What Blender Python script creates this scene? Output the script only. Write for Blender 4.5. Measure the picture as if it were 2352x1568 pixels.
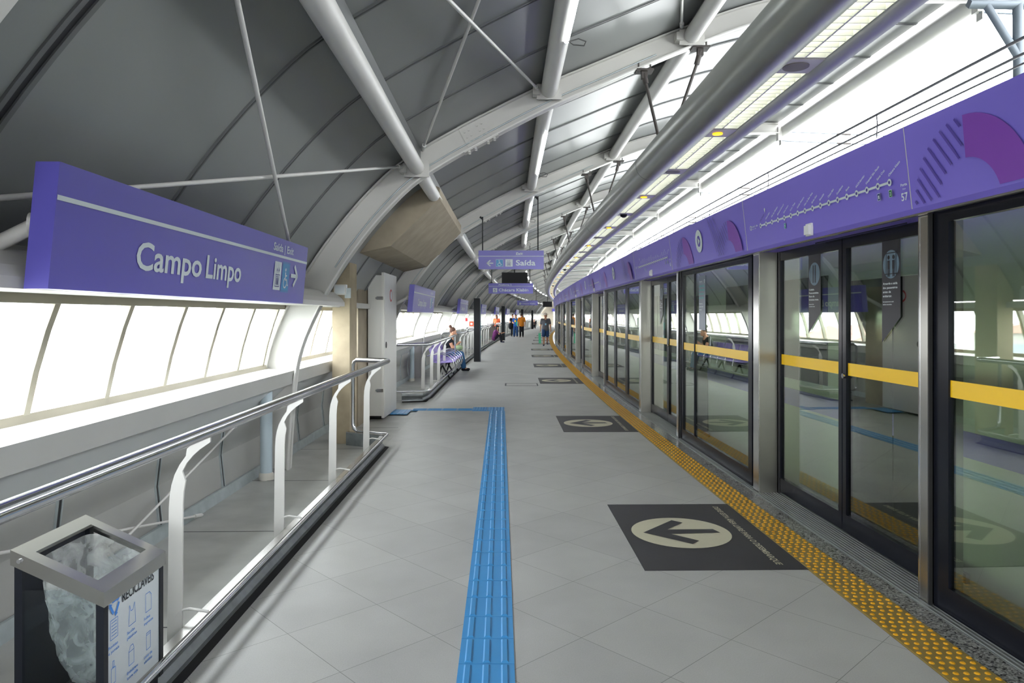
import bpy, bmesh, math, random
from mathutils import Vector, Matrix
PI = math.pi
random.seed(7)
for o in list(bpy.data.objects): bpy.data.objects.remove(o)
scene = bpy.context.scene
C = scene.collection

# ------------------------------------------------------------------ camera, sky, exposure
FPX, HZ, CAMH = 1610.0, 724.0, 1.6
cam_d = bpy.data.cameras.new('camera'); cam = bpy.data.objects.new('camera', cam_d); C.objects.link(cam)
cam.location = (0, 0, CAMH); cam.rotation_euler = (PI/2, 0, 0)
cam_d.sensor_width = 36; cam_d.lens = 36*FPX/2352; cam_d.shift_y = -(784-HZ)/2352
cam_d.clip_start = 0.05; cam_d.clip_end = 600
scene.camera = cam
w = bpy.data.worlds.new('overcast_sky'); scene.world = w; w.use_nodes = True
nt = w.node_tree; nt.nodes.clear()
bg = nt.nodes.new('ShaderNodeBackground'); ow = nt.nodes.new('ShaderNodeOutputWorld')
bg.inputs[0].default_value = (0.95, 0.98, 1.0, 1); bg.inputs[1].default_value = 3.6
nt.links.new(bg.outputs[0], ow.inputs[0])
scene.view_settings.view_transform = 'Standard'; scene.view_settings.look = 'None'
scene.view_settings.exposure = 1.9; scene.view_settings.gamma = 1.0
scene.view_settings.use_curve_mapping = False
LAMP_E = 3.0

# ------------------------------------------------------------------ materials
def lin(h):
    h = h.lstrip('#'); r = [int(h[i:i+2], 16)/255 for i in (0, 2, 4)]
    return tuple((v/12.92 if v <= .04045 else ((v+.055)/1.055)**2.4) for v in r)
MATS = {}
def mat(name, col, rough=.5, metal=0., var=0.06, nscale=3., bump=0., spec=None, emis=None, es=0., coat=0.):
    m = bpy.data.materials.new(name); m.use_nodes = True; MATS[name] = m
    n = m.node_tree; b = n.nodes['Principled BSDF']
    if isinstance(col, str): col = lin(col)
    b.inputs['Base Color'].default_value = (*col, 1)
    b.inputs['Roughness'].default_value = rough; b.inputs['Metallic'].default_value = metal
    if spec is not None: b.inputs['Specular IOR Level'].default_value = spec
    if coat: b.inputs['Coat Weight'].default_value = coat
    if emis:
        b.inputs['Emission Color'].default_value = (*(lin(emis) if isinstance(emis, str) else emis), 1); b.inputs['Emission Strength'].default_value = es
    if var > 0 or bump > 0:
        tc = n.nodes.new('ShaderNodeTexCoord'); ns = n.nodes.new('ShaderNodeTexNoise')
        ns.inputs['Scale'].default_value = nscale; ns.inputs['Detail'].default_value = 6
        n.links.new(tc.outputs['Object'], ns.inputs['Vector'])
        if var > 0:
            mx = n.nodes.new('ShaderNodeMix'); mx.data_type = 'RGBA'
            mx.inputs[6].default_value = (*[max(0, c*(1-var)) for c in col], 1)
            mx.inputs[7].default_value = (*[min(1, c*(1+var)) for c in col], 1)
            n.links.new(ns.outputs['Fac'], mx.inputs[0]); n.links.new(mx.outputs[2], b.inputs['Base Color'])
        if bump > 0:
            bp = n.nodes.new('ShaderNodeBump'); bp.inputs['Strength'].default_value = bump; bp.inputs['Distance'].default_value = .01
            n.links.new(ns.outputs['Fac'], bp.inputs['Height']); n.links.new(bp.outputs[0], b.inputs['Normal'])
    return m
mat('white_paint', (.62, .61, .58), .38)
mat('rib_paint', (.50, .49, .46), .42, var=.12, nscale=2)
mat('skin_grey', (.215, .225, .220), .33, var=.12, nscale=1.2)
mat('seam_dark', (.02, .02, .022), .5)
mat('seam_edge', (.12, .125, .125), .35)
mat('ledge_white', (.72, .72, .68), .35, var=.08, nscale=2)
mat('ledge_metal', (.42, .42, .40), .42, metal=.35, var=.1, nscale=1.5)
mat('panel_white', (.62, .64, .64), .4, var=.06)
mat('wall_panel', (.36, .36, .34), .42, metal=.15, var=.18, nscale=1.6)
mat('galvanised', (.42, .47, .48), .4, metal=.6, var=.25, nscale=9)
mat('kerb_steel', (.26, .28, .285), .4, metal=.6, var=.35, nscale=12)
mat('mullion', (.34, .31, .24), .45, var=.15)
mat('steel', (.46, .45, .43), .24, metal=1., var=.12, nscale=2)
mat('chrome', (.66, .67, .70), .14, metal=1., var=.03)
mat('brushed', (.27, .26, .235), .32, metal=1., var=.15, nscale=2.5)
mat('black_frame', (.008, .009, .014), .25, var=.1, spec=.2)
mat('black_satin', (.007, .008, .010), .4, spec=.25)
mat('rubber', (.012, .012, .012), .7)
mat('purple_sign', '#5e58b2', .32, var=.04, nscale=.8)
mat('purple_side', '#40309a', .4)
mat('purple_header', '#7a6ad2', .42, var=.04, nscale=.6)
mat('magenta_art', '#7d3cae', .42); mat('dark_purple_art', '#4f3aa0', .42)
mat('sign_white', (.66, .72, .74), .45, var=.02)
mat('dull_purple', '#4b3f92', .5)
mat('sign_blue', '#2f86bd', .4); mat('navy', '#123a78', .4); mat('line_green', '#13723f', .4); mat('teal', '#3aa6a2', .4)
mat('picto_grey', '#4b4b88', .5)
mat('tile_blue', '#4293cf', .38, var=.08, nscale=5)
mat('yellow_base', '#917b40', .45, var=.25, nscale=8); mat('yellow_dome', '#dca010', .4, var=.1, nscale=20)
mat('threshold', (.33, .35, .34), .35, metal=.7, var=.1)
mat('decal_black', (.030, .028, .034), .5, var=.2, nscale=6); mat('decal_cream', '#cbc5ac', .55, var=.1, nscale=5)
mat('concrete_lit', '#a59880', .85, var=.3, nscale=5, bump=.5)  # lighter, yellower copy of the concrete: warm light put into the colour
mat('concrete', '#978c7a', .85, var=.32, nscale=4, bump=.5)
mat('cabinet', (.60, .60, .57), .33, var=.05, nscale=2)
mat('red', '#c02a30', .4); mat('orange_red', '#e2532c', .5); mat('white_plastic', (.75, .75, .75), .4)
mat('duct', (.30, .31, .29), .30, metal=.55, var=.18, nscale=1.5)
mat('duct_lip', (.34, .34, .36), .5, metal=.1, var=.08)
mat('louver', (.62, .62, .55), .35, var=.03); mat('plate', (.52, .50, .44), .4, var=.08)
mat('speaker_grill', (.2, .18, .15), .6); mat('amber_lamp', '#f0a000', .4, emis='#ffae00', es=.8)
mat('tube_light', (.9, .95, 1.), .4, var=0, emis=(.97, 1., .92), es=LAMP_E)
mat('led', (.9, .95, 1.), .4, var=0, emis=(.95, 1., 1.), es=5.)
mat('brown_steel', (.05, .042, .038), .5, var=.3, nscale=10)
mat('wire', (.10, .10, .11), .5)
mat('gantry', (.17, .20, .23), .45, metal=.3)
mat('train_white', (.42, .455, .385), .35, var=.08, nscale=1.); mat('train_purple', '#6a5fb0', .4); mat('train_glass', (.02, .022, .022), .08)
mat('train_under', (.03, .03, .03), .7); mat('screen', (.005, .005, .006), .4, spec=.2)
mat('seat_purple', '#8672bd', .4); mat("skin", "#cf9a7c", .6, var=.05); mat('skin_dark', '#7a4a34', .6, var=.05)
mat('hair', '#2b1a14', .7); mat('hair_brown', '#5a3a2c', .7)
mat('grey_cloth', '#64646a', .85); mat('blue_cloth', '#2c4a78', .85); mat('jeans', '#3b6ea0', .85); mat('jeans_dark', '#234b80', .85)
mat('orange_cloth', '#c77712', .85); mat('black_cloth', '#191a22', .9); mat('shirt_blue', '#1f55a8', .85); mat('teal_cloth', '#129a92', .8)
mat('pattern_cloth', '#6f2d6a', .85, var=.75, nscale=25); mat('navy_shoe', '#1d2c4c', .7); mat('straw', '#d8cabf', .8); mat('mint', '#5fd0a2', .5)
mat('green_cloth', '#9fb48c', .85); mat('coral_cloth', '#e0643c', .85); mat('card', '#9fd4ee', .5)
mat('ground_far', (.40, .42, .38), .9, nscale=.05, var=.3); mat('far_wall', (.55, .54, .52), .9); mat('far_roof', '#c9a79a', .9)
mat('roof_sheet', (.6, .62, .63), .5); mat('bin_label', (.58, .62, .64), .35); mat('bin_blue', '#3f7fd0', .5); mat('bin_dark', (.010, .012, .018), .4, spec=.3)
mat('yellow_band', (.78, .47, .0), .4, var=.03); mat('banner_grey', '#5f6a78', .4); mat('banner_dark', '#0d0f1c', .4); mat('icon_grey', '#5f7686', .4)
mat('cyan_text', '#30a8a8', .4); mat('yellow_green', '#a8b400', .4); mat('end_wall', '#b7ad9c', .7); mat('foliage_glass', '#a8d890', .4)
mat('cable_black', (.02, .02, .02), .5); mat('service_floor', (.42, .42, .40), .45, metal=.25, var=.35, nscale=3, bump=.15)
mat('pipe_blue', (.42, .50, .54), .4)

def glass(name, tint, ior, rough=.01, gloss=(1, 1, 1), minf=0.):
    m = bpy.data.materials.new(name); m.use_nodes = True; n = m.node_tree; n.nodes.clear(); MATS[name] = m
    out = n.nodes.new('ShaderNodeOutputMaterial'); mix = n.nodes.new('ShaderNodeMixShader')
    tr = n.nodes.new('ShaderNodeBsdfTransparent'); gl = n.nodes.new('ShaderNodeBsdfGlossy'); fr = n.nodes.new('ShaderNodeFresnel')
    tr.inputs[0].default_value = (*tint, 1); gl.inputs['Color'].default_value = (*gloss, 1); gl.inputs['Roughness'].default_value = rough
    geo = n.nodes.new('ShaderNodeNewGeometry'); im = n.nodes.new('ShaderNodeMapRange'); im.inputs[3].default_value = ior; im.inputs[4].default_value = 1/ior
    n.links.new(geo.outputs['Backfacing'], im.inputs[0]); n.links.new(im.outputs[0], fr.inputs[0])
    mp = n.nodes.new('ShaderNodeMapRange'); mp.inputs[3].default_value = minf; mp.inputs[4].default_value = 1
    n.links.new(fr.outputs[0], mp.inputs[0]); n.links.new(mp.outputs[0], mix.inputs[0])
    n.links.new(tr.outputs[0], mix.inputs[1]); n.links.new(gl.outputs[0], mix.inputs[2]); n.links.new(mix.outputs[0], out.inputs[0])
    return m
glass('door_glass', (.84, .90, .80), 1.85, minf=.04)
glass('window_glass', (.90, .93, .94), 1.3)
# thin plastic film of the waste bag
m = bpy.data.materials.new('film'); m.use_nodes = True; MATS['film'] = m; n = m.node_tree; n.nodes.clear()
out = n.nodes.new('ShaderNodeOutputMaterial'); mix = n.nodes.new('ShaderNodeMixShader'); tr = n.nodes.new('ShaderNodeBsdfTransparent')
pb = n.nodes.new('ShaderNodeBsdfPrincipled'); pb.inputs['Base Color'].default_value = (.75, .78, .76, 1); pb.inputs['Roughness'].default_value = .18
ns = n.nodes.new('ShaderNodeTexNoise'); ns.inputs['Scale'].default_value = 9; ns.inputs['Detail'].default_value = 5; ns.inputs['Distortion'].default_value = 1.5
mr = n.nodes.new('ShaderNodeMapRange'); mr.inputs[1].default_value = .35; mr.inputs[2].default_value = .75; mr.inputs[3].default_value = .16; mr.inputs[4].default_value = .60
tc = n.nodes.new('ShaderNodeTexCoord'); n.links.new(tc.outputs['Object'], ns.inputs['Vector'])
bp = n.nodes.new('ShaderNodeBump'); bp.inputs['Strength'].default_value = .5; bp.inputs['Distance'].default_value = .03
n.links.new(ns.outputs['Fac'], bp.inputs['Height']); n.links.new(bp.outputs[0], pb.inputs['Normal'])
n.links.new(ns.outputs['Fac'], mr.inputs[0]); n.links.new(mr.outputs[0], mix.inputs[0]); n.links.new(tr.outputs[0], mix.inputs[1])
n.links.new(pb.outputs[0], mix.inputs[2]); n.links.new(mix.outputs[0], out.inputs[0])

def floor_mat():
    m = bpy.data.materials.new('floor_tiles'); m.use_nodes = True; MATS['floor_tiles'] = m
    n = m.node_tree; b = n.nodes['Principled BSDF']; L = n.links.new
    tc = n.nodes.new('ShaderNodeTexCoord'); mp = n.nodes.new('ShaderNodeMapping')
    a = math.radians(45+1.7)
    # a lattice corner stands at (.724, 3.838)
    mp.vector_type = 'POINT'; mp.inputs['Rotation'].default_value = (0, 0, a)
    px, py = .724, 3.838
    qx = px*math.cos(a)-py*math.sin(a); qy = px*math.sin(a)+py*math.cos(a)
    mp.inputs['Location'].default_value = (-qx, -qy, 0)
    L(tc.outputs['Object'], mp.inputs['Vector'])
    br = n.nodes.new('ShaderNodeTexBrick'); br.offset = 0; br.squash = 1
    br.inputs['Scale'].default_value = 1; br.inputs['Brick Width'].default_value = .521; br.inputs['Row Height'].default_value = .521
    br.inputs['Mortar Size'].default_value = .0016; br.inputs['Mortar Smooth'].default_value = .2
    br.inputs['Color1'].default_value = (.46, .455, .435, 1); br.inputs['Color2'].default_value = (.425, .42, .405, 1); br.inputs['Mortar'].default_value = (.17, .165, .15, 1)
    L(mp.outputs[0], br.inputs['Vector'])
    ns = n.nodes.new('ShaderNodeTexNoise'); ns.inputs['Scale'].default_value = 2.2; ns.inputs['Detail'].default_value = 8; L(tc.outputs['Object'], ns.inputs['Vector'])
    n2 = n.nodes.new('ShaderNodeTexNoise'); n2.inputs['Scale'].default_value = 160; L(tc.outputs['Object'], n2.inputs['Vector'])
    mr = n.nodes.new('ShaderNodeMapRange'); mr.inputs[1].default_value = .3; mr.inputs[2].default_value = .7; mr.inputs[3].default_value = .92; mr.inputs[4].default_value = 1.06; L(ns.outputs['Fac'], mr.inputs[0])
    m3 = n.nodes.new('ShaderNodeMapRange'); m3.inputs[1].default_value = .3; m3.inputs[2].default_value = .7; m3.inputs[3].default_value = .94; m3.inputs[4].default_value = 1.06; L(n2.outputs['Fac'], m3.inputs[0])
    mu = n.nodes.new('ShaderNodeMath'); mu.operation = 'MULTIPLY'; L(mr.outputs[0], mu.inputs[0]); L(m3.outputs[0], mu.inputs[1])
    mx = n.nodes.new('ShaderNodeVectorMath'); mx.operation = 'SCALE'; L(br.outputs['Color'], mx.inputs[0]); L(mu.outputs[0], mx.inputs['Scale'])
    L(mx.outputs[0], b.inputs['Base Color']); b.inputs['Roughness'].default_value = .42
floor_mat()
def granite():
    m = bpy.data.materials.new('granite'); m.use_nodes = True; MATS['granite'] = m
    n = m.node_tree; b = n.nodes['Principled BSDF']; L = n.links.new
    tc = n.nodes.new('ShaderNodeTexCoord'); v = n.nodes.new('ShaderNodeTexVoronoi'); v.inputs['Scale'].default_value = 110
    L(tc.outputs['Object'], v.inputs['Vector']); cr = n.nodes.new('ShaderNodeValToRGB')
    cr.color_ramp.elements[0].color = (.03, .03, .03, 1); cr.color_ramp.elements[1].color = (.38, .38, .36, 1)
    sp = n.nodes.new('ShaderNodeSeparateColor'); L(v.outputs['Color'], sp.inputs[0]); L(sp.outputs[0], cr.inputs[0]); L(cr.outputs[0], b.inputs['Base Color'])
    b.inputs['Roughness'].default_value = .15
granite()

# ------------------------------------------------------------------ mesh helpers
class MB:
    def __init__(s): s.v = []; s.f = []; s.sm = []
    def add(s, vs, fs, smooth=False):
        k = len(s.v); s.v += [tuple(p) for p in vs]; s.f += [tuple(i+k for i in f) for f in fs]; s.sm += [smooth]*len(fs); return s
    def box(s, x0, x1, y0, y1, z0, z1):
        vs = [(x, y, z) for z in (z0, z1) for y in (y0, y1) for x in (x0, x1)]
        return s.add(vs, [(0, 2, 3, 1), (4, 5, 7, 6), (0, 1, 5, 4), (2, 6, 7, 3), (0, 4, 6, 2), (1, 3, 7, 5)])
    def hexa(s, a, b):   # two quads, a and b corresponding corners
        return s.add(list(a)+list(b), [(3, 2, 1, 0), (4, 5, 6, 7), (0, 1, 5, 4), (1, 2, 6, 5), (2, 3, 7, 6), (3, 0, 4, 7)])
    def prism(s, poly, y0, y1):     # poly in (x,z), extruded along y
        n = len(poly); vs = [(x, y0, z) for x, z in poly]+[(x, y1, z) for x, z in poly]
        return s.add(vs, [tuple(range(n)), tuple(range(2*n-1, n-1, -1))]+[(i, i+n, (i+1) % n+n, (i+1) % n) for i in range(n)])
    def tube(s, pts, r, n=10, caps=True, flat=1.):
        pts = [Vector(p) for p in pts]; rings = []
        rr = r if isinstance(r, (list, tuple)) else [r]*len(pts)
        prev = None
        for i, p in enumerate(pts):
            a = pts[max(i-1, 0)]; b = pts[min(i+1, len(pts)-1)]; t = (b-a)
            if t.length < 1e-9: t = Vector((0, 0, 1))
            t.normalize()
            if prev is None: u = t.cross(Vector((0, 0, 1)) if abs(t.z) < .9 else Vector((1, 0, 0)))
            else: u = prev-t*prev.dot(t)
            u.normalize(); prev = u; w_ = t.cross(u)
            rings.append([p+(u*math.cos(2*PI*k/n)+w_*math.sin(2*PI*k/n)*flat)*rr[i] for k in range(n)])
        vs = [q for R in rings for q in R]; fs = []
        for i in range(len(rings)-1):
            for k in range(n):
                a = i*n+k; b = i*n+(k+1) % n; fs.append((a, b, b+n, a+n))
        s.add(vs, fs, True)
        if caps:
            for R, rev in ((rings[0], True), (rings[-1], False)):
                s.add(R, [tuple(range(n))[::-1] if rev else tuple(range(n))])
        return s
    def ball(s, c, r, n=12, m=8, sc=(1, 1, 1)):
        vs = [(c[0], c[1], c[2]+r*sc[2])]
        for i in range(1, m):
            a = PI*i/m
            for k in range(n): vs.append((c[0]+r*sc[0]*math.sin(a)*math.cos(2*PI*k/n), c[1]+r*sc[1]*math.sin(a)*math.sin(2*PI*k/n), c[2]+r*sc[2]*math.cos(a)))
        vs.append((c[0], c[1], c[2]-r*sc[2])); fs = [(0, 1+k, 1+(k+1) % n) for k in range(n)]
        for i in range(m-2):
            for k in range(n):
                a = 1+i*n+k; b = 1+i*n+(k+1) % n; fs.append((a, a+n, b+n, b))
        e = len(vs)-1; q = 1+(m-2)*n; fs += [(e, q+(k+1) % n, q+k) for k in range(n)]
        return s.add(vs, fs, True)
    def disc(s, c, r, axis='z', n=24, h=.005):
        vs = []
        for d in (-h/2, h/2):
            for k in range(n):
                a = 2*PI*k/n; p = (r*math.cos(a), r*math.sin(a))
                vs.append({'z': (c[0]+p[0], c[1]+p[1], c[2]+d), 'x': (c[0]+d, c[1]+p[0], c[2]+p[1]), 'y': (c[0]+p[0], c[1]+d, c[2]+p[1])}[axis])
        return s.add(vs, [tuple(range(n))[::-1], tuple(range(n, 2*n))]+[(k, (k+1) % n, (k+1) % n+n, k+n) for k in range(n)])
    def xf(s, M):
        s.v = [tuple(M @ Vector(p)) for p in s.v]; return s

def to_mesh(name, mb, mt):
    me = bpy.data.meshes.new(name); me.from_pydata(mb.v, [], mb.f); me.materials.append(MATS[mt] if isinstance(mt, str) else mt)
    for p, sm in zip(me.polygons, mb.sm): p.use_smooth = sm
    bm = bmesh.new(); bm.from_mesh(me); bmesh.ops.recalc_face_normals(bm, faces=bm.faces); bm.to_mesh(me); bm.free()
    me.update(); return me
def tag(o, label=None, cat=None, group=None, kind=None):
    if label: o['label'] = label
    if cat: o['category'] = cat
    if group: o['group'] = group
    if kind: o['kind'] = kind
    return o
def thing(name, label, cat, loc=(0, 0, 0), rotz=0, group=None):
    o = bpy.data.objects.new(name, None); o.empty_display_size = .1; C.objects.link(o)
    o.location = loc; o.rotation_euler = (0, 0, rotz); return tag(o, label, cat, group)
def part(name, mb, mt, parent=None, label=None):      # mesh in the parent's own coordinates
    o = bpy.data.objects.new(name, to_mesh(name, mb, mt)); C.objects.link(o)
    if parent is not None: o.parent = parent
    if label: o['label'] = label
    return o
def solo(name, mb, mt, label=None, cat=None, group=None, kind=None, recenter=True):
    if recenter and mb.v:
        n = len(mb.v); cx = sum(p[0] for p in mb.v)/n; cy = sum(p[1] for p in mb.v)/n; cz = min(p[2] for p in mb.v)
        mb.v = [(p[0]-cx, p[1]-cy, p[2]-cz) for p in mb.v]
        o = part(name, mb, mt); o.location = (cx, cy, cz)
    else: o = part(name, mb, mt)
    return tag(o, label, cat, group, kind)
def struct(name, mb, mt, parent=None):
    o = part(name, mb, mt, parent)
    if parent is None: o['kind'] = 'structure'
    return o
def dup(root, loc, rotz=0, label=None, group=None, cat=None):
    r = root.copy(); C.objects.link(r); r.location = loc; r.rotation_euler = (0, 0, rotz)
    if label: r['label'] = label
    if group: r['group'] = group
    for ch in list(root.children):
        c = ch.copy(); C.objects.link(c); c.parent = r
        for g in list(ch.children):
            d = g.copy(); C.objects.link(d); d.parent = c
    return r

# track geometry: the platform bends gently to the right
def c(Y, side='L'):
    R = 600. if Y > 16 else (370. if side == 'R' else 1000.)
    return (Y-16.)**2/(2*R)
def P(u, Y, z=0., side='L'): return (u+c(Y, side), Y, z)
def slope(Y, side='L'): return (c(Y+.5, side)-c(Y-.5, side))
def ang(Y, side='L'): return -math.atan(slope(Y, side))
def yr(a, b, st=1.5):
    n = max(1, int(math.ceil((b-a)/st))); return [a+(b-a)*i/n for i in range(n+1)]
def sweep(mb, prof, ys, closed=True, caps=True, smooth=False):   # prof: (u,z[,side])
    n = len(prof); vs = []
    for Y in ys:
        for p in prof: vs.append(P(p[0], Y, p[1], p[2] if len(p) > 2 else 'L'))
    fs = []
    for i in range(len(ys)-1):
        for k in range(n if closed else n-1):
            a = i*n+k; b = i*n+(k+1) % n; fs.append((a, a+n, b+n, b))
    mb.add(vs, fs, smooth)
    if closed and caps: mb.add(vs[:n], [tuple(range(n))]); mb.add(vs[-n:], [tuple(range(n))[::-1]])
    return mb
def rectp(u0, u1, z0, z1, side='L'): return [(u0, z0, side), (u1, z0, side), (u1, z1, side), (u0, z1, side)]
def circ(u, z, r, n=16, side='L'): return [(u+r*math.cos(2*PI*k/n), z+r*math.sin(2*PI*k/n), side) for k in range(n)]

# flat lettering and artwork
TXT = {}
def text_geo(s):
    if s in TXT: return TXT[s]
    cu = bpy.data.curves.new('t', 'FONT'); cu.body = s; cu.size = 1; cu.offset = .018; cu.resolution_u = 3
    ob = bpy.data.objects.new('t', cu); C.objects.link(ob)
    dg = bpy.context.evaluated_depsgraph_get(); dg.update(); me = bpy.data.meshes.new_from_object(ob.evaluated_get(dg))
    vs = [(v.co.x, v.co.y) for v in me.vertices]; fs = [tuple(p.vertices) for p in me.polygons]
    bpy.data.objects.remove(ob); bpy.data.curves.remove(cu); bpy.data.meshes.remove(me)
    x0 = min(v[0] for v in vs); x1 = max(v[0] for v in vs)
    TXT[s] = ([(x-x0, y) for x, y in vs], fs, x1-x0); return TXT[s]
class G:
    def __init__(s): s.v = []; s.f = []
    def poly(s, pts):
        k = len(s.v); s.v += list(pts); s.f.append(tuple(range(k, k+len(pts)))); return s
    def rect(s, x0, x1, y0, y1): return s.poly([(x0, y0), (x1, y0), (x1, y1), (x0, y1)])
    def line(s, a, b, w_):
        dx, dy = b[0]-a[0], b[1]-a[1]; l = math.hypot(dx, dy) or 1; nx, ny = -dy/l*w_/2, dx/l*w_/2
        return s.poly([(a[0]+nx, a[1]+ny), (a[0]-nx, a[1]-ny), (b[0]-nx, b[1]-ny), (b[0]+nx, b[1]+ny)])
    def ring(s, x, y, r0, r1, a0=0, a1=360, n=28):
        k = len(s.v); A = [math.radians(a0+(a1-a0)*i/n) for i in range(n+1)]
        for a in A: s.v += [(x+r0*math.cos(a), y+r0*math.sin(a)), (x+r1*math.cos(a), y+r1*math.sin(a))]
        for i in range(n): s.f.append((k+2*i, k+2*i+1, k+2*i+3, k+2*i+2))
        return s
    def disc(s, x, y, r, n=28, sx=1.): return s.poly([(x+sx*r*math.cos(2*PI*i/n), y+r*math.sin(2*PI*i/n)) for i in range(n)])
    def frame(s, x0, x1, y0, y1, t):
        return s.rect(x0, x1, y0, y0+t).rect(x0, x1, y1-t, y1).rect(x0, x0+t, y0+t, y1-t).rect(x1-t, x1, y0+t, y1-t)
    def text(s, t, x, y, cap, width=None, rot=0, italic=0., align=0.):
        vs, fs, wd = text_geo(t); sy = cap/.70; sx = (width/wd) if width else sy*.92
        k = len(s.v); ca, sa = math.cos(rot), math.sin(rot); ox = -align*wd*sx
        for a, b in vs:
            X = a*sx+ox+italic*b*sy; Y = b*sy; s.v.append((x+X*ca-Y*sa, y+X*sa+Y*ca))
        s.f += [tuple(i+k for i in f) for f in fs]; return s
    def mb(s, fn):
        m = MB(); m.add([fn(x, y) for x, y in s.v], s.f); return m
def gpart(name, g, mt, parent, y=-.003, lean=0., fn=None, label=None):
    m = g.mb(fn or (lambda a, b: (a, y-lean*b, b))); me = bpy.data.meshes.new(name); me.from_pydata(m.v, [], m.f); me.materials.append(MATS[mt])
    o = bpy.data.objects.new(name, me); C.objects.link(o); o.parent = parent
    if label: o['label'] = label
    return o
def wheelchair(g, x, y, s):   # in a square of side s
    q = lambda a, b: (x+a*s, y+b*s)
    g.disc(*q(.44, .84), s*.07, 14)
    g.line(q(.45, .74), q(.47, .42), s*.085); g.line(q(.46, .60), q(.66, .60), s*.06)
    g.line(q(.46, .43), q(.68, .43), s*.075); g.line(q(.67, .44), q(.78, .2), s*.075); g.line(q(.76, .2), q(.86, .22), s*.06)
    g.ring(*q(.46, .30), s*.17, s*.23, 110, 345, 18)
def lift_icon(g, x, y, s):
    q = lambda a, b: (x+a*s, y+b*s)
    g.frame(*[q(.22, 0)[0], q(.78, 0)[0], q(0, .1)[1], q(0, .62)[1]], s*.035)
    for cx in (.38, .5, .62):
        g.disc(*q(cx, .52), s*.035, 10); g.rect(x+(cx-.035)*s, x+(cx+.035)*s, y+.18*s, y+.47*s)
    g.poly([q(.38, .9), q(.31, .76), q(.45, .76)]); g.rect(x+.36*s, x+.40*s, y+.68*s, y+.77*s)
    g.poly([q(.62, .68), q(.55, .82), q(.69, .82)]); g.rect(x+.60*s, x+.64*s, y+.81*s, y+.9*s)
def arrow(g, x, y, s, d=1):   # d=1 points right
    q = lambda a, b: (x+(a if d > 0 else 1-a)*s, y+b*s)
    g.line(q(.05, .5), q(.86, .5), s*.15); g.line(q(.45, .9), q(.93, .47), s*.16); g.line(q(.45, .1), q(.93, .53), s*.16)

YN, YF = -14.0, 105.4
YS = yr(YN, YF, 1.5)
A0Y, AST = 1.95, 5.45
NARCH = 19
ARCH_Y = [A0Y+AST*k for k in range(NARCH+1)]

# ------------------------------------------------------------------ floor and ground strips
m = MB(); sweep(m, [(-1.585, 0, 'L'), (-1.585, -.25, 'L'), (2.06, -.25, 'R'), (2.06, -.004, 'R'), (1.68, -.004, 'R'), (1.68, 0, 'R')], YS)
struct('floor', m, 'floor_tiles')
m = MB(); sweep(m, [(-2.66, -.02), (-1.60, -.02), (-1.60, -.12), (-2.66, -.12)], YS); struct('floor_service_walkway', m, 'service_floor')
m = MB()
for k in range(30):
    Y = 2.0+k*1.62; m.hexa([P(-2.6, Y, -.0195), P(-1.66, Y+.02, -.0195), P(-1.66, Y+.028, -.0195), P(-2.6, Y+.008, -.0195)], [P(-2.6, Y, -.0185), P(-1.66, Y+.02, -.0185), P(-1.66, Y+.028, -.0185), P(-2.6, Y+.008, -.0185)])
struct('trim_floor_plate_joints', m, 'seam_dark')
m = MB(); sweep(m, rectp(1.925, 2.052, -.01, .004, 'R'), YS); struct('trim_granite_edge', m, 'granite')
# steel threshold with ribs
m = MB(); pr = [(2.052, -.01, 'R'), (2.052, .006, 'R')]
for k in range(9):
    u = 2.06+k*.026; pr += [(u, .006, 'R'), (u+.004, .011, 'R'), (u+.016, .011, 'R'), (u+.02, .006, 'R')]
pr += [(2.32, .006, 'R'), (2.32, -.25, 'R'), (2.30, -.25, 'R')]
sweep(m, pr, YS); struct('trim_threshold', m, 'threshold')
# yellow tactile strip
t = thing('tactile_warning_strip', 'yellow tactile warning strip with raised domes along the platform doors', 'tactile paving', P(1.8, 0, 0, 'R'))
x0, y0_, _ = P(1.8, 0, 0, 'R')
m = MB(); sweep(m, rectp(1.685, 1.922, -.01, .006, 'R'), YS); m.v = [(a-x0, b, d) for a, b, d in m.v]; part('strip_base', m, 'yellow_base', t)
m = MB(); Y = 1.6; row = 0
while Y < 104:
    nseg = 8 if Y < 9 else 5
    for k in range(5):
        u = 1.706+.0475*k+(.012 if row % 2 else -.002); px, py, _ = P(u, Y, 0, 'R'); px -= x0
        b0 = [(px+.0135*math.cos(2*PI*i/nseg), py+.0135*math.sin(2*PI*i/nseg), .006) for i in range(nseg)]
        b1 = [(px+.008*math.cos(2*PI*i/nseg), py+.008*math.sin(2*PI*i/nseg), .0115) for i in range(nseg)]
        m.add(b0+b1, [tuple(range(nseg, 2*nseg))]+[(i, (i+1) % nseg, (i+1) % nseg+nseg, i+nseg) for i in range(nseg)])
    Y += .0475; row += 1
o = part('raised_domes', m, 'yellow_dome', t); o['kind'] = 'stuff'
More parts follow.
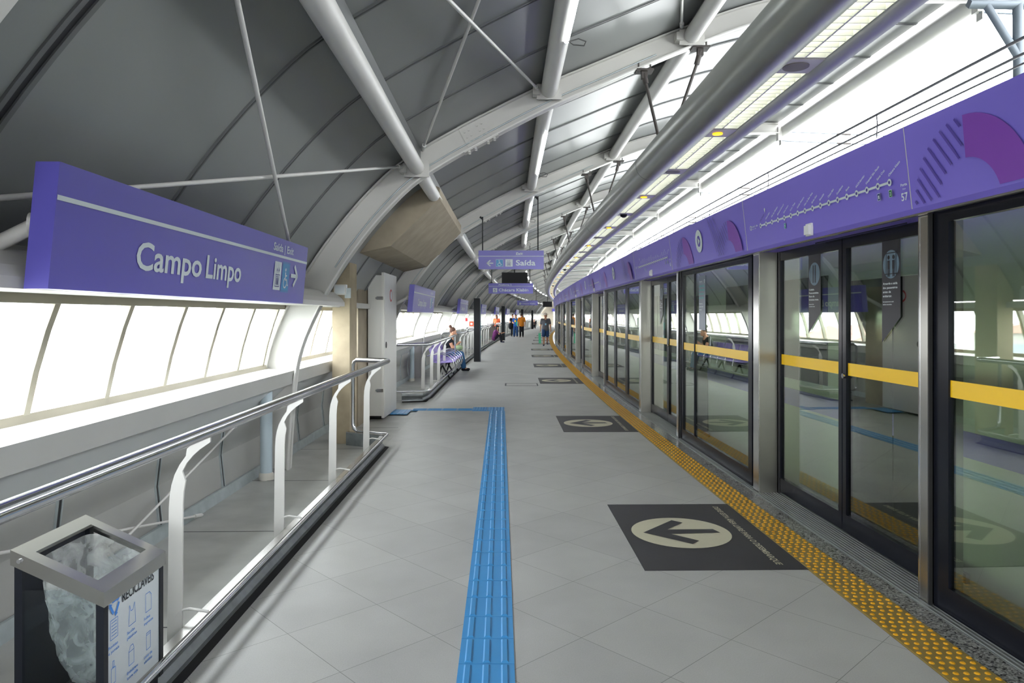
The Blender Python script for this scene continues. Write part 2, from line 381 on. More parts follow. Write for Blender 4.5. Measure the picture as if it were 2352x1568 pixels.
# blue tactile path: straight, then a branch to the left
def bx(Y): return -.196-.0152*(Y-0)+.0   # left edge of the straight run
t = thing('tactile_guide_path', 'blue ribbed tactile guide path running down the platform and turning left', 'tactile paving', (-.1, 0, 0))
m = MB(); r_ = MB(); Wd = .256
def quadbar(r, pts, z0, z1, ins=.007):
    cx = sum(p[0] for p in pts)/4; cy = sum(p[1] for p in pts)/4
    low = [(p[0]+.1, p[1], z0) for p in pts]; hi = []
    for p in pts:
        dx, dy = cx-p[0], cy-p[1]; hi.append((p[0]+.1+(ins if dx > 0 else -ins), p[1]+(ins if dy > 0 else -ins), z1))
    r.add(low+hi, [(4, 5, 6, 7), (0, 1, 5, 4), (1, 2, 6, 5), (2, 3, 7, 6), (3, 0, 4, 7)])
Y = 1.2
while Y < 11.7:
    Y1 = min(Y+.2515, 11.72); a = bx(Y); b = bx(Y1)
    m.hexa([(a+.1, Y+.002, -.005), (a+Wd+.1, Y+.002, -.005), (b+Wd+.1, Y1-.002, -.005), (b+.1, Y1-.002, -.005)], [(a+.1, Y+.002, .004), (a+Wd+.1, Y+.002, .004), (b+Wd+.1, Y1-.002, .004), (b+.1, Y1-.002, .004)])
    for f in (.17, .5, .83):
        xa = a+Wd*f; xb = b+Wd*f; quadbar(r_, [(xa-.0175, Y+.012), (xa+.0175, Y+.012), (xb+.0175, Y1-.012), (xb-.0175, Y1-.012)], .004, .010)
    Y += .2515
for k, (xa, xb, ya, yb) in enumerate([(-.67, -.42, 11.72, 12.2), (-.415, -.13, 11.72, 12.2), (-1.98, -1.70, 11.35, 11.9)]+[(-1.69+.255*i, -1.69+.255*i+.25, 11.78, 12.03) for i in range(4)]):
    m.box(xa+.1, xb+.1, ya, yb, -.005, .004)
    if yb-ya > .3:
        for i in range(5):
            x = xa+.025+i*(xb-xa-.05)/4.2; quadbar(r_, [(x, ya+.02), (x+.022, ya+.02), (x+.022, yb-.02), (x, yb-.02)], .004, .009, .004)
    else:
        for i in range(3):
            y = ya+.03+i*.075; quadbar(r_, [(xa+.012, y), (xb-.012, y), (xb-.012, y+.03), (xa+.012, y+.03)], .004, .009, .005)
part('path_tiles', m, 'tile_blue', t); part('guide_bars', r_, 'tile_blue', t)
# hatch frame in the floor
solo('floor_hatch_frame', MB().box(-.16, .60, 15.93, 15.96, 0, .003).box(-.16, -.13, 15.96, 16.5, 0, .003).box(.57, .60, 15.96, 16.5, 0, .003).box(-.16, .6, 16.48, 16.5, 0, .003), 'seam_dark',
     'thin dark rectangular access hatch outline set in grey floor tiles', 'hatch')

# ------------------------------------------------------------------ platform doors: layout
DOOR_FAR = [1.15, 6.40, 11.62, 18.40, 23.62, 28.84, 34.06, 40.84, 46.06, 51.28, 56.50, 63.28, 68.5, 73.72, 78.94, 85.72, 90.94, 96.16, 101.4]
DL = 2.54
DOORS = [(f-DL, f) for f in DOOR_FAR[1:]]
def loc_rot(Y0, Y1, u=2.09, side='R'):
    a = P(u, Y0, 0, side); b = P(u, Y1, 0, side); return a, -math.atan2(b[0]-a[0], b[1]-a[1]), math.hypot(b[0]-a[0], b[1]-a[1])
# door decals on the floor
t0 = thing('boarding_floor_decal', 'large black floor decal with arrow in cream circle nearest the camera', 'floor decal', (0, 0, 0))
part('decal_sheet', MB().box(-.50, .555, -.765, .765, 0, .0025), 'decal_black', t0)
g = G().disc(-.075, 0, .36, 48); gpart('arrow_circle', g, 'decal_cream', t0, fn=lambda a, b: (a, b, .0045))
ap = [(.985, 5.152), (1.277, 4.888), (1.343, 4.96), (1.182, 5.114), (1.55, 5.14), (1.52, 5.225), (1.18, 5.222), (1.338, 5.391), (1.268, 5.457)]
g = G().poly([(x-1.34, y-5.165) for x, y in ap]); gpart('arrow', g, 'decal_black', t0, fn=lambda a, b: (a, b, .0065))
g = G().text('DEIXE ESTA ÁREA LIVRE PARA O DESEMBARQUE', -.68, 0, .042, 1.36, italic=.15)
gpart('lettering', g, 'decal_cream', t0, fn=lambda a, b: (.365+b, -a, .0045))
ORD = ['first', 'second', 'third', 'fourth', 'fifth', 'sixth', 'seventh', 'eighth']
for i, (a, b) in enumerate(DOORS[:14]):
    ym = a+1.305; x, _, _ = P(1.16, ym, 0, 'R'); rz = ang(ym, 'R')*.6
    if i == 0: t0.location = (x, ym, .0005); t0.rotation_euler = (0, 0, rz); t0['group'] = 'boarding decals on the floor before the doors'
    else:
        lab = {1: 'black arrow floor decal beside the far end of the blue path, second from the camera', 2: 'black arrow floor decal beside the hatch outline, third from the camera',
               3: 'black arrow floor decal, fourth from the camera, beyond the hatch', 4: 'black arrow floor decal, fifth from the camera, before the walking man', 5: 'thin looking arrow floor decal just in front of the walking man'}.get(i, 'distant arrow floor decal behind the walking man')
        dup(t0, (x, ym, .0005), rz, lab)

# ------------------------------------------------------------------ platform doors: things
z0h = 2.18
def door_unit(full=True):
    t = thing('platform_screen_door', 'x', 'platform door')
    for k, (a, b) in enumerate(((.095, 1.262), (1.272, 2.43))):
        lf = part('door_leaf_frame', MB().box(.165, .205, a, a+(.05 if k else .07), .03, 2.17).box(.165, .205, b-(.06 if k else .05), b, .03, 2.17).box(.165, .205, a+.05, b-.05, .03, .155).box(.165, .205, a+.05, b-.05, 2.085, 2.17), 'black_frame', t)
        part('glass_pane', MB().box(.183, .189, a+.05, b-.05, .15, 2.09), 'door_glass', lf)
        part('safety_band', MB().box(.178, .1815, a+.06, b-.055, 1.165, 1.255), 'yellow_band', lf)
        if full:
            # hanging banner sticker with pictogram, viewed from -x; text runs towards -y
            yc = (a+b)/2+(-.02 if k == 0 else -.12)
            f = lambda u_, v_, yc=yc: (.174, yc-u_, v_)
            gpart('banner', G().poly([(-.105, 2.09), (.105, 2.09), (.105, 1.59), (-.105, 1.42)] if k == 0 else [(-.105, 2.09), (.105, 2.09), (.105, 1.62), (-.105, 1.45)]), 'banner_dark', lf, fn=lambda u_, v_, yc=yc: (.1765, yc-u_, v_))
            gpart('pictogram_disc', G().disc(0, 1.93, .092, 28), 'icon_grey', lf, fn=lambda u_, v_, yc=yc: (.1755, yc-u_, v_))
            gi = G()
            if k == 0:
                for sx in (-.025, .03): gi.disc(sx, 1.975, .014, 10).rect(sx-.014, sx+.014, 1.90, 1.955).rect(sx-.012, sx-.002, 1.85, 1.90).rect(sx+.002, sx+.012, 1.85, 1.90)
                gi.rect(-.085, .085, 2.0, 2.006).rect(-.055, -.049, 1.86, 2.0).rect(.055, .061, 1.86, 2.0).rect(-.08, .08, 1.865, 1.871)
                tx = ['Aguarde a saída', 'dos passageiros', 'antes de', 'embarcar.']; t2 = ['Let passengers exit', 'before boarding.']
            else:
                gi.rect(-.028, -.01, 1.86, 2.0).rect(.008, .026, 1.86, 2.0).rect(-.06, -.054, 1.87, 1.99)
                tx = ['Cuidado.', 'Portas automáticas.', 'Risco de', 'ferimentos graves.']; t2 = ['Beware of the', 'automatic doors.']
            gpart('pictogram', gi, 'banner_dark', lf, fn=f)
            gt = G()
            for q, s_ in enumerate(tx): gt.text(s_, -.09, 1.80-.027*q, .014, min(.165, .0115*len(s_)))
            for q, s_ in enumerate(t2): gt.text(s_, -.09, 1.685-.018*q, .008, min(.14, .0065*len(s_)))
            gpart('lettering', gt, 'sign_white', lf, fn=f)
    lk = part('lock', MB().disc((.158, 1.235, 1.16), .018, 'x', 16, .016), 'chrome', t)
    part('top_track', MB().box(.10, .24, .09, 2.43, 2.172, 2.23).box(.12, .125, .4, 1.6, 2.158, 2.172), 'black_frame', t)
    return t
du = door_unit()
dlab = ['double glass platform door nearest the camera, below the route map of door 57', 'second double glass platform door from the camera, mostly hidden by its wide steel column',
        'third double glass platform door from the camera']
near_post = thing('door_post', 'x', 'post'); part('post_body', MB().box(0, .2, 0, .085, .008, 2.2), 'steel', near_post); part('post_edge', MB().box(-.002, .0, .07, .083, .01, 2.19), 'chrome', near_post); part('rubber_seal', MB().box(.0, .02, -.012, 0, .01, 2.19), 'rubber', near_post)
colm = thing('door_column', 'x', 'column'); part('column_body', MB().box(.004, .21, 2.43, 2.56, .008, 2.2), 'brushed', colm); part('column_edge', MB().box(-.003, .03, 2.435, 2.565, .008, 2.2), 'steel', colm); part('rubber_seal', MB().box(.165, .19, 2.415, 2.43, .01, 2.19), 'rubber', colm)
for i, (a, b) in enumerate(DOORS):
    l, rz, _ = loc_rot(a, b)
    lb = dlab[i] if i < 3 else 'one of the small distant glass platform doors along the bend'
    pl = ['slim steel post at the near side of door 57, tallest in the photo', 'thin steel post between the first glass screen and the second door', 'thin steel post at the near side of the third door'][i] if i < 3 else 'slim steel post beside one of the distant platform doors'
    cl = ['broad brushed steel column at the far side of door 57', 'brushed steel column at the far side of the second door', 'brushed steel column at the far side of the third door'][i] if i < 3 else 'narrow looking steel column beside one of the distant platform doors'
    G1, G2, G3 = ('distant platform doors', 'distant door posts', 'distant door columns') if i >= 3 else ('near platform doors', 'near door posts', 'near door columns')
    if i == 0:
        for o, L_, g_ in ((du, lb, G1), (near_post, pl, G2), (colm, cl, G3)): o.location = l; o.rotation_euler = (0, 0, rz); o['label'] = L_; o['group'] = g_
    else: dup(du, l, rz, lb, G1); dup(near_post, l, rz, pl, G2); dup(colm, l, rz, cl, G3)
def fixed_panel(Y0, Y1, label, group=None, poster=None, post=False):
    l, rz, L_ = loc_rot(Y0, Y1, 2.115)
    t = thing('glass_screen_panel', label, 'glass screen', l, rz, group); e = .10
    part('panel_frame', MB().box(0, .04, .002, e, .01, 2.19).box(0, .04, L_-e*1.25, L_-.002, .01, 2.19).box(0, .04, e, L_-e*1.25, .01, .15).box(0, .04, e, L_-e*1.25, 2.10, 2.19), 'black_frame', t)
    part('glass_pane', MB().box(.016, .022, e, L_-e*1.25, .15, 2.10), 'door_glass', t)
    part('safety_band', MB().box(.011, .0145, e+.005, L_-e*1.25, 1.165, 1.255), 'yellow_band', t)
    return t, L_
segs = [(1.15, 3.85, 'large glass screen panel at the right edge of the photo, nearest the camera', None),
        (6.53, 9.07, 'glass screen panel carrying the tall grey notice, between the two nearest doors', None)]
for i in range(1, len(DOORS)-1):
    a, b = DOORS[i][1]+.02, DOORS[i+1][0]
    if b-a > 3.5:
        k = 3; st = (b-a)/k
        for q in range(k):
            segs.append((a+q*st+.005, a+(q+1)*st-.005, (['glass screen panel just beyond the second steel column', 'middle glass screen panel of the three beyond the second column', 'glass screen panel just before the third door'][q] if i == 1 else 'glass screen panel of a far car end gap'), 'screen panels at car ends'))
    else: segs.append((a, b-.01, 'narrow looking distant glass screen panel between two platform doors', 'distant screen panels'))
for i, (a, b, lb, gr) in enumerate(segs):
    t, L_ = fixed_panel(a, b, lb, gr)
    if i == 1:
        yc = 1.62; f = lambda u_, v_: (.008, yc-u_, v_)
        gpart('notice_sheet', G().rect(-.13, .13, 1.43, 2.06), 'banner_grey', t, fn=lambda u_, v_: (.0095, yc-u_, v_))
        gt = G().text('Passageiro,', -.11, 1.985, .022, .13).ring(.095, 1.995, .010, .02, n=16)
        for q, s_ in enumerate(['Pressione apenas', 'em caso de risco', 'à integridade', 'física.']): gt.text('', 0, 0, .01) if 0 else None
        gpart('notice_heading', gt, 'sign_white', t, fn=f)
        gt = G()
        for q, s_ in enumerate(['Linha 5-Lilás,', 'a última viagem', 'do trem tem', 'mais calma.']): gt.text(s_, -.11, 1.93-.045*q, .026, min(.21, .016*len(s_)))
        gpart('notice_lettering', gt, 'cyan_text', t, fn=f)
        gt = G()
        for q, s_ in enumerate(['Aguarde um', 'próximo trem', 'sentado.']): gt.text(s_, -.11, 1.73-.035*q, .015, .013*len(s_))
        gpart('notice_small_lettering', gt, 'sign_white', t, fn=f)
        part('glass_joint', MB().box(-.002, .02, 1.9, 1.915, .15, 2.1), 'black_frame', t)
    if i == 0:
        yc = 1.86; f = lambda u_, v_: (.008, yc-u_, v_)
        gpart('banner', G().poly([(-.105, 2.10), (.105, 2.10), (.105, 1.64), (-.105, 1.5)]), 'banner_dark', t, fn=lambda u_, v_: (.0105, yc-u_, v_))
        gpart('pictogram_disc', G().disc(.02, 1.93, .085, 28), 'yellow_green', t, fn=lambda u_, v_: (.0095, yc-u_, v_))
        gpart('lettering', G().text('espere', -.035, 1.94, .02, .09).text('para', -.045, 1.91, .02, .07), 'banner_dark', t, fn=f)

# header above the doors
hp = [(2.045, 2.165), (2.025, 2.19), (1.975, 2.645), (2.03, 2.66), (2.42, 2.66), (2.44, 2.30), (2.40, 2.165)]
m = MB(); sweep(m, [(a, b, 'R') for a, b in hp], YS)
hd = solo('door_header', m, 'purple_header', 'long purple header fascia above the platform doors, bending away', 'header', recenter=False)
LEAN = .05/.455
def hface(name, lab, cat, Yorg, group=None):   # frame on header face: x runs towards the camera
    x, y, _ = P(2.025, Yorg, 0, 'R'); return thing(name, lab, cat, (x-.002, y, 2.19), -PI/2+ang(Yorg, 'R'), group)
def hg(name, g, mt, t, e=.003): return gpart(name, g, mt, t, fn=lambda a, b: (a, -e-LEAN*b, b))
STN = ['Capão Redondo', 'Campo Limpo', 'Vila das Belezas', 'Giovanni Gronchi', 'Santo Amaro', 'Largo Treze', 'Adolfo Pinheiro', 'Alto da Boa Vista', 'Borba Gato', 'Brooklin', 'Campo Belo', 'Eucaliptos', 'Moema', 'AACD-Servidor', 'Hospital São Paulo', 'Santa Cruz', 'Chácara Klabin']
def route_map(lab, Yf, num, group=None, names=True):
    t = hface('route_map', lab, 'route map', Yf, group)   # x=0 at the far seam
    g = G().rect(.34, 2.30, .172, .186).ring(.115, .185, .012, .022, n=16)
    for k in range(17): g.disc(.34+k*.1225, .179, .021, 16)
    g.disc(.46, .30, .013, 12).poly([(.449, .295), (.471, .295), (.46, .27)])
    gi = G()
    for k in range(17): gi.disc(.34+k*.1225, .179, .010, 12)
    gn = G()
    for k, s_ in enumerate(STN):
        if k == 0: continue
        if names: gn.text(s_, .34+k*.1225, .212, .014, .0098*len(s_), rot=math.radians(25))
        else: gn.line((.345+k*.1225, .215), (.40+k*.1225, .27), .006)
    if names: hg('line_title', G().text('Linha 5 - Lilás', .145, .185, .014, .13).text('Line 5 - Lilac', .145, .168, .008, .09), 'sign_white', t)
    gd_ = G(); gd_.text('Porta', 2.405, .135, .015, .06).text('Door', 2.42, .115, .008, .03).text(num, 2.40, .055, .042, .062)
    hg('line_and_stations', g, 'sign_white', t); hg('station_rings', gi, 'dull_purple', t, .0045); hg('station_names', gn, 'sign_white', t); hg('door_number', gd_, 'sign_white', t)
    if names: hg('faded_lettering', G().text(STN[0], .34, .212, .014, .11, rot=math.radians(25)), 'dull_purple', t)
    for k, mt_, n_ in ((16, 'line_green', '2'), (15, 'navy', '1'), (4, 'teal', '9')):
        x = .34+k*.1225; hg('line_badge', G().rect(x-.015, x+.015, .095, .135), mt_, t); hg('badge_number', G().text(n_, x-.006, .104, .02, .012).frame(x-.016, x+.016, .094, .136, .002), 'sign_white', t, .0045)
    return t
def ring_art(gm, gs, gd, x, zc, flip=1, r0=.22, r1=.43):
    def clip(px, pz): return (x+flip*px, min(max(zc+pz, .012), .445))
    n = 14
    for i in range(n):
        a, b = math.radians(0+88*i/n), math.radians(0+88*(i+1)/n)
        q = [clip(r*math.cos(t_), r*math.sin(t_)) for r, t_ in ((r0, a), (r1, a), (r1, b), (r0, b))]; gm.poly(q)
    for i in range(11):   # diagonal stripes filling the other quarter
        an = math.radians(96+8.2*i); sx_, sz_ = r1*math.cos(an), r1*math.sin(an); seg_ = []
        for k in range(60):
            d = k*.006; qx, qz = sx_+d*.60, sz_-d*.80
            if qx < -.006 and math.hypot(qx, qz) >= r0*1.02 and .012 < zc+qz < .44: seg_.append((qx, qz))
            elif seg_: break
        if len(seg_) > 3:
            a, b = seg_[0], seg_[-1]; gs.line((x+flip*a[0], zc+a[1]), (x+flip*b[0], zc+b[1]), .013)
def art_panel(lab, Yf, Yn, group=None):
    t = hface('header_artwork', lab, 'artwork', Yf, group); L_ = Yf-Yn
    gm, gs, gd = G(), G(), G(); gm2, gs2, gs3 = G(), G(), G()
    ring_art(gm, gs, gd, .55, -.05, 1, .2, .40); ring_art(gm2, gs2, gd, L_-.42, -.03, 1, .17, .36)
    for k in range(6): gs3.line((L_-1.02+.045*k, .43-.03*(k % 2)), (L_-.80+.045*k, .06+.02*k), .010)
    hg('quarter_ring', gm, 'magenta_art', t, .003); hg('stripes', gs, 'dark_purple_art', t, .0045)
    hg('quarter_ring', gm2, 'magenta_art', t, .003); hg('stripes', gs2, 'dark_purple_art', t, .0045); hg('stripes', gs3, 'dark_purple_art', t, .0045)
    xc = L_/2-.08
    hg('play_ring', G().ring(xc, .235, .062, .125, n=40).poly([(xc-.03, .275), (xc-.03, .195), (xc+.042, .235)]), 'sign_white', t, .005)
    return t
route_map('route map strip with white station names beside the number 57', 6.36, '57')
route_map('small slanting route map above the second platform door', 11.58, '55')
rm = None
for i, (a, b) in enumerate(DOORS[2:9]):
    lb = 'tiny route map line on the far part of the purple header'
    if rm is None: rm = route_map(lb, b-.02, '53', 'distant route maps', names=False)
    else:
        x, y, _ = P(2.025, b-.02, 0, 'R'); dup(rm, (x-.002, y, 2.19), -PI/2+ang(b, 'R'), lb)
t = hface('header_artwork', 'large magenta quarter ring and diagonal stripes on header at top right corner', 'artwork', 3.86)
gm, gs, gd = G(), G(), G(); ring_art(gm, gs, gd, .43, -.04, 1, .22, .425)
hg('quarter_ring', gm, 'magenta_art', t); hg('stripes', gs, 'dark_purple_art', t, .0045)
art_panel('purple header artwork with white play ring between the two nearest route maps', 9.05, 6.42)
ap_ = art_panel('small header artwork with play ring beyond the second route map', 15.75, 11.70)
for i in (3, 4, 5, 6, 7):
    Yf = DOORS[i][0]; x, y, _ = P(2.025, Yf, 0, 'R'); dup(ap_, (x-.002, y, 2.19), -PI/2+ang(Yf, 'R'), 'tiny play ring artwork on the distant bend of the header', 'distant header artworks')
# panel seams, each a thin groove line on header
for a, b in DOORS:
    for Y in (a+.03, b-.01):
        m = MB()
        q = [P(2.023, Y, 2.19, 'R'), P(2.023, Y+.004, 2.19, 'R'), P(1.9735, Y+.004, 2.645, 'R'), P(1.9735, Y, 2.645, 'R')]
        m.hexa([(p[0]-.0008, p[1], p[2]) for p in q], [(p[0]+.003, p[1], p[2]) for p in q]); part('panel_seam', m, 'rib_paint', hd)
m = MB(); sweep(m, rectp(2.05, 2.075, 2.155, 2.166, 'R'), YS); part('bottom_trim', m, 'steel', hd)
sb = None
for i, (a, b) in enumerate(DOORS[:5]):
    Y = a+1.26; x, y, _ = P(2.02, Y, 0, 'R')
    if sb is None:
        sb = thing('intercom_box', 'white square intercom box on purple header below the nearest route map', 'intercom', (x, y, 2.225), -PI/2+ang(Y, 'R'), 'boxes on the header')
        part('back_plate', MB().box(-.045, .045, -.016, 0, -.045, .045), 'white_plastic', sb); part('cover', MB().box(-.032, .036, -.035, -.016, -.036, .03), 'white_plastic', sb)
    else: dup(sb, (x, y, 2.225), -PI/2+ang(Y, 'R'), 'white square intercom box on header below the second route map' if i == 1 else 'tiny white intercom box on the distant header')

# ------------------------------------------------------------------ train behind the doors
t = thing('metro_train', 'pale metro train with purple stripe standing behind the platform doors', 'train', P(2.7, 6, -1.0, 'R'))
tx, ty, tz = t.location
def tw(m): m.v = [(a-tx, b-ty, d-tz) for a, b, d in m.v]; return m
TY = yr(-12.0, 100, 1.5)
body = [(2.66, -.85), (2.64, .3), (2.64, 1.9), (2.72, 2.35), (2.95, 2.62), (3.5, 2.72), (4.6, 2.72), (5.1, 2.4), (5.2, -.85)]
m = MB(); sweep(m, [(a, b, 'R') for a, b in body], TY); part('car_body', tw(m), 'train_white', t)
m = MB(); sweep(m, rectp(2.628, 2.642, .72, .88, 'R'), TY); part('purple_stripe', tw(m), 'train_purple', t)
m = MB(); sweep(m, rectp(2.75, 5.1, -1.0, -.86, 'R'), TY); part('underframe', tw(m), 'train_under', t)
def train_plate(name, Y0, Y1, z0, z1, mt, d=.012, r=.0):
    m = MB(); ys = [Y0, (Y0+Y1)/2, Y1]; sweep(m, rectp(2.64-d, 2.645, z0, z1, 'R'), ys); part(name, tw(m), mt, t)
for i, (a, b) in enumerate([(-1.39, 1.15)]+DOORS[:9]):
    mid = (a+b)/2
    train_plate('train_door', mid-.72, mid-.01, .02, 1.88, 'train_glass'); 
    train_plate('train_door', mid+.01, mid+.72, .02, 1.88, 'train_glass')
    train_plate('door_step', mid-.8, mid+.8, -.06, .0, 'train_under', .02)
    if i < 9:
        nx = DOORS[i][0] if i < len(DOORS) else b+2
        train_plate('train_window', b-.25, b+1.05, .98, 1.95, 'train_glass', .008); train_plate('train_window', b+1.15, b+2.45, .98, 1.95, 'train_glass', .008)

# rails zone floor
m = MB(); sweep(m, rectp(2.30, 12., -1.35, -1.2, 'R'), YS); struct('floor_track_bed', m, 'train_under')
m = MB(); sweep(m, rectp(2.27, 2.33, -1.3, -.02, 'R'), YS); struct('wall_platform_edge', m, 'train_under')  # unseen platform side wall, added to stop light leaking in from below

# ------------------------------------------------------------------ vault: inner profile and skin
IN = [(-2.38, -.02), (-2.34, .6), (-2.27, 1.16), (-2.07, 1.66), (-1.77, 2.17), (-1.33, 2.72), (-.86, 3.12), (.22, 3.71), (1.0, 4.06), (1.85, 4.42), (2.65, 4.70), (3.7, 4.90), (4.88, 4.93)]
def catmull(pts, n=5):
    out = []
    for i in range(len(pts)-1):
        p0 = Vector(pts[max(i-1, 0)]); p1 = Vector(pts[i]); p2 = Vector(pts[i+1]); p3 = Vector(pts[min(i+2, len(pts)-1)])
        for k in range(n):
            t = k/n; out.append(.5*((2*p1)+(-p0+p2)*t+(2*p0-5*p1+4*p2-p3)*t*t+(-p0+3*p1-3*p2+p3)*t**3))
    out.append(Vector(pts[-1])); return out
IC = catmull(IN, 5)
def offs(curve, fn):
    out = []
    for i, p in enumerate(curve):
        a = curve[max(i-1, 0)]; b = curve[min(i+1, len(curve)-1)]; t = (b-a).normalized(); nrm = Vector((-t.y, t.x)); out.append(p+nrm*fn(i/(len(curve)-1)))
    return out
dep = lambda s: .36-.16*s
OC = offs(IC, dep)
i0 = next(i for i, p in enumerate(OC) if p.y > 1.74)
SK = OC[i0:]
SK2 = offs(SK, lambda s: .05)
m = MB(); sweep(m, [(p.x, p.y) for p in SK]+[(p.x, p.y) for p in reversed(SK2)], YS, smooth=False)
for i in range(len(m.sm)): m.sm[i] = True
o = struct('ceiling', m, 'skin_grey')
for p in o.data.polygons: p.use_smooth = True
o.data.set_sharp_from_angle(angle=math.radians(40)) if hasattr(o.data, 'set_sharp_from_angle') else None
# panel seams across the vault: a dark groove between two thin metal edges
seam_ys = []
for k in range(-1, NARCH):
    for q in ((.20 if k else .125), .40, .60, .80): seam_ys.append(A0Y+AST*(k+q))
def arc_strip(mb, curve, Y, w_, off0, off1):
    a = offs(curve, lambda s: -off0); b = offs(curve, lambda s: -off1); n = len(a); vs = []
    for i in range(n):
        for p, dy in ((a[i], -w_/2), (a[i], w_/2), (b[i], w_/2), (b[i], -w_/2)): vs.append(P(p.x, Y+dy, p.y))
    fs = []
    for i in range(n-1):
        for k in range(4): fs.append((i*4+k, i*4+(k+1) % 4, i*4+4+(k+1) % 4, i*4+4+k))
    mb.add(vs, fs)
m = MB(); m2 = MB()
for Y in seam_ys:
    if Y < .5 or Y > 100: continue
    big = abs(Y-2.63) < .1
    arc_strip(m, SK, Y, .035 if big else .014, -.01, .004 if big else .003)
    for s_ in (-1, 1): arc_strip(m2, SK, Y+s_*(.032 if big else .015), .026 if big else .012, -.01, .012)
struct('trim_ceiling_seams', m, 'seam_dark'); struct('trim_ceiling_seam_edges', m2, 'seam_edge')
# roof edge tube
et = solo('roof_edge_tube', sweep(MB(), circ(5.02, 5.02, .11), YS, smooth=True), 'rib_paint', 'long steel tube along the open edge of the roof above the track', 'roof tube', recenter=False)

# ------------------------------------------------------------------ arches
def arch_mesh():
    web = MB(); n = len(IC)
    for i in range(n-1):
        a, b = IC[i], IC[i+1]; c_, d_ = OC[i], OC[i+1]
        web.hexa([(a.x, -.01, a.y), (b.x, -.01, b.y), (d_.x, -.01, d_.y), (c_.x, -.01, c_.y)], [(a.x, .01, a.y), (b.x, .01, b.y), (d_.x, .01, d_.y), (c_.x, .01, c_.y)])
    def fl(curve, o0, o1, hw):
        A = offs(curve, lambda s: o0); B = offs(curve, lambda s: o1); m = MB(); vs = []
        for i in range(len(A)):
            vs += [(A[i].x, -hw, A[i].y), (A[i].x, hw, A[i].y), (B[i].x, hw, B[i].y), (B[i].x, -hw, B[i].y)]
        fs = []
        for i in range(len(A)-1):
            for k in range(4): fs.append((i*4+k, i*4+(k+1) % 4, i*4+4+(k+1) % 4, i*4+4+k))
        m.add(vs, fs); m.add(vs[:4], [(0, 1, 2, 3)]); m.add(vs[-4:], [(3, 2, 1, 0)]); return m
    return web, fl(IC, -.0, .014, .065), fl(OC, -.03, -.016, .06)
def at_curve(curve, x):
    for i in range(len(curve)-1):
        if curve[i].x <= x <= curve[i+1].x:
            f = (x-curve[i].x)/(curve[i+1].x-curve[i].x); return curve[i]+(curve[i+1]-curve[i])*f, (curve[i+1]-curve[i]).normalized()
AR = thing('roof_arch', 'x', 'arch')
web, f1, f2 = arch_mesh()
part('web', web, 'rib_paint', AR); part('inner_flange', f1, 'white_paint', AR); part('outer_flange', f2, 'rib_paint', AR)
p0, tv = at_curve(IC, -.36); nv = Vector((-tv.y, tv.x))
def loc2(p, a, b): q = p+tv*a+nv*b; return q.x, q.y
sp = MB(); q = [loc2(p0, -.14, .03), loc2(p0, .14, .03), loc2(p0, .14, .30), loc2(p0, -.14, .30)]
sp.prism(q, -.018, .018); q = [loc2(p0, -.2, -.012), loc2(p0, .2, -.012), loc2(p0, .2, .0), loc2(p0, -.2, .0)]; sp.prism(q, -.06, .06)
for a in (-.10, -.05, .05, .10):
    for b in (.07, .13, .19, .25):
        x, z = loc2(p0, a, b); sp.disc((x, -.022, z), .011, 'y', 8, .012)
    for yy in (-.04, .04):
        x, z = loc2(p0, a*1.5, -.017); sp.box(x-.012, x+.012, yy-.012, yy+.012, z-.012, z+.008)
part('splice_plate', sp, 'rib_paint', AR)
pr = offs(IC, lambda s: .07); part('conduit', MB().tube([(p.x, -.022, p.y) for p in pr[19:44]], .008, 6), 'galvanised', AR)
part('end_bracket', MB().box(4.86, 4.93, -.05, .05, 4.80, 5.05).box(4.91, 4.925, -.05, .05, 4.72, 4.82), 'rib_paint', AR)
for uu, zz in ((-1.03, 3.14), (.35, 3.95), (1.84, 4.52)):
    part('gusset_plate', MB().box(uu-.13, uu+.13, -.10, -.085, zz-.10, zz+.06).box(uu-.17, uu-.10, -.14, -.02, zz-.06, zz+.02), 'rib_paint', AR)
for uu, s_ in ((1.36, .30), (1.95, -.14)):
    pp, tt = at_curve(IC, uu); part('hanger_bracket', MB().box(uu-.09, uu+.09, -.07, .07, pp.y-.05, pp.y-.03).box(uu-.07, uu-.055, -.02, -.005, pp.y-.05, pp.y+.05).box(uu+.055, uu+.07, -.02, -.005, pp.y-.05, pp.y+.05).box(uu-.03, uu+.03, -.03, .03, pp.y-.12, pp.y-.05), 'brown_steel', AR)
for k in range(NARCH+1):
    Y = ARCH_Y[k]
    lab = {0: 'white steel roof arch beside the camera at the far left edge', 1: 'large white steel roof arch in the foreground crossing in front of the concrete corbel', 2: 'second white steel roof arch, just behind the concrete corbel',
           3: 'third white steel roof arch, above the first hanging exit sign'}.get(k, 'one of the repeating distant white roof arches along the bend')
    gr = 'distant roof arches' if k > 3 else 'near roof arches'
    if k == 0: AR.location = (c(Y), Y, 0); AR['label'] = lab; AR['group'] = gr
    else: dup(AR, (c(Y), Y, 0), ang(Y)*.5, lab, gr)

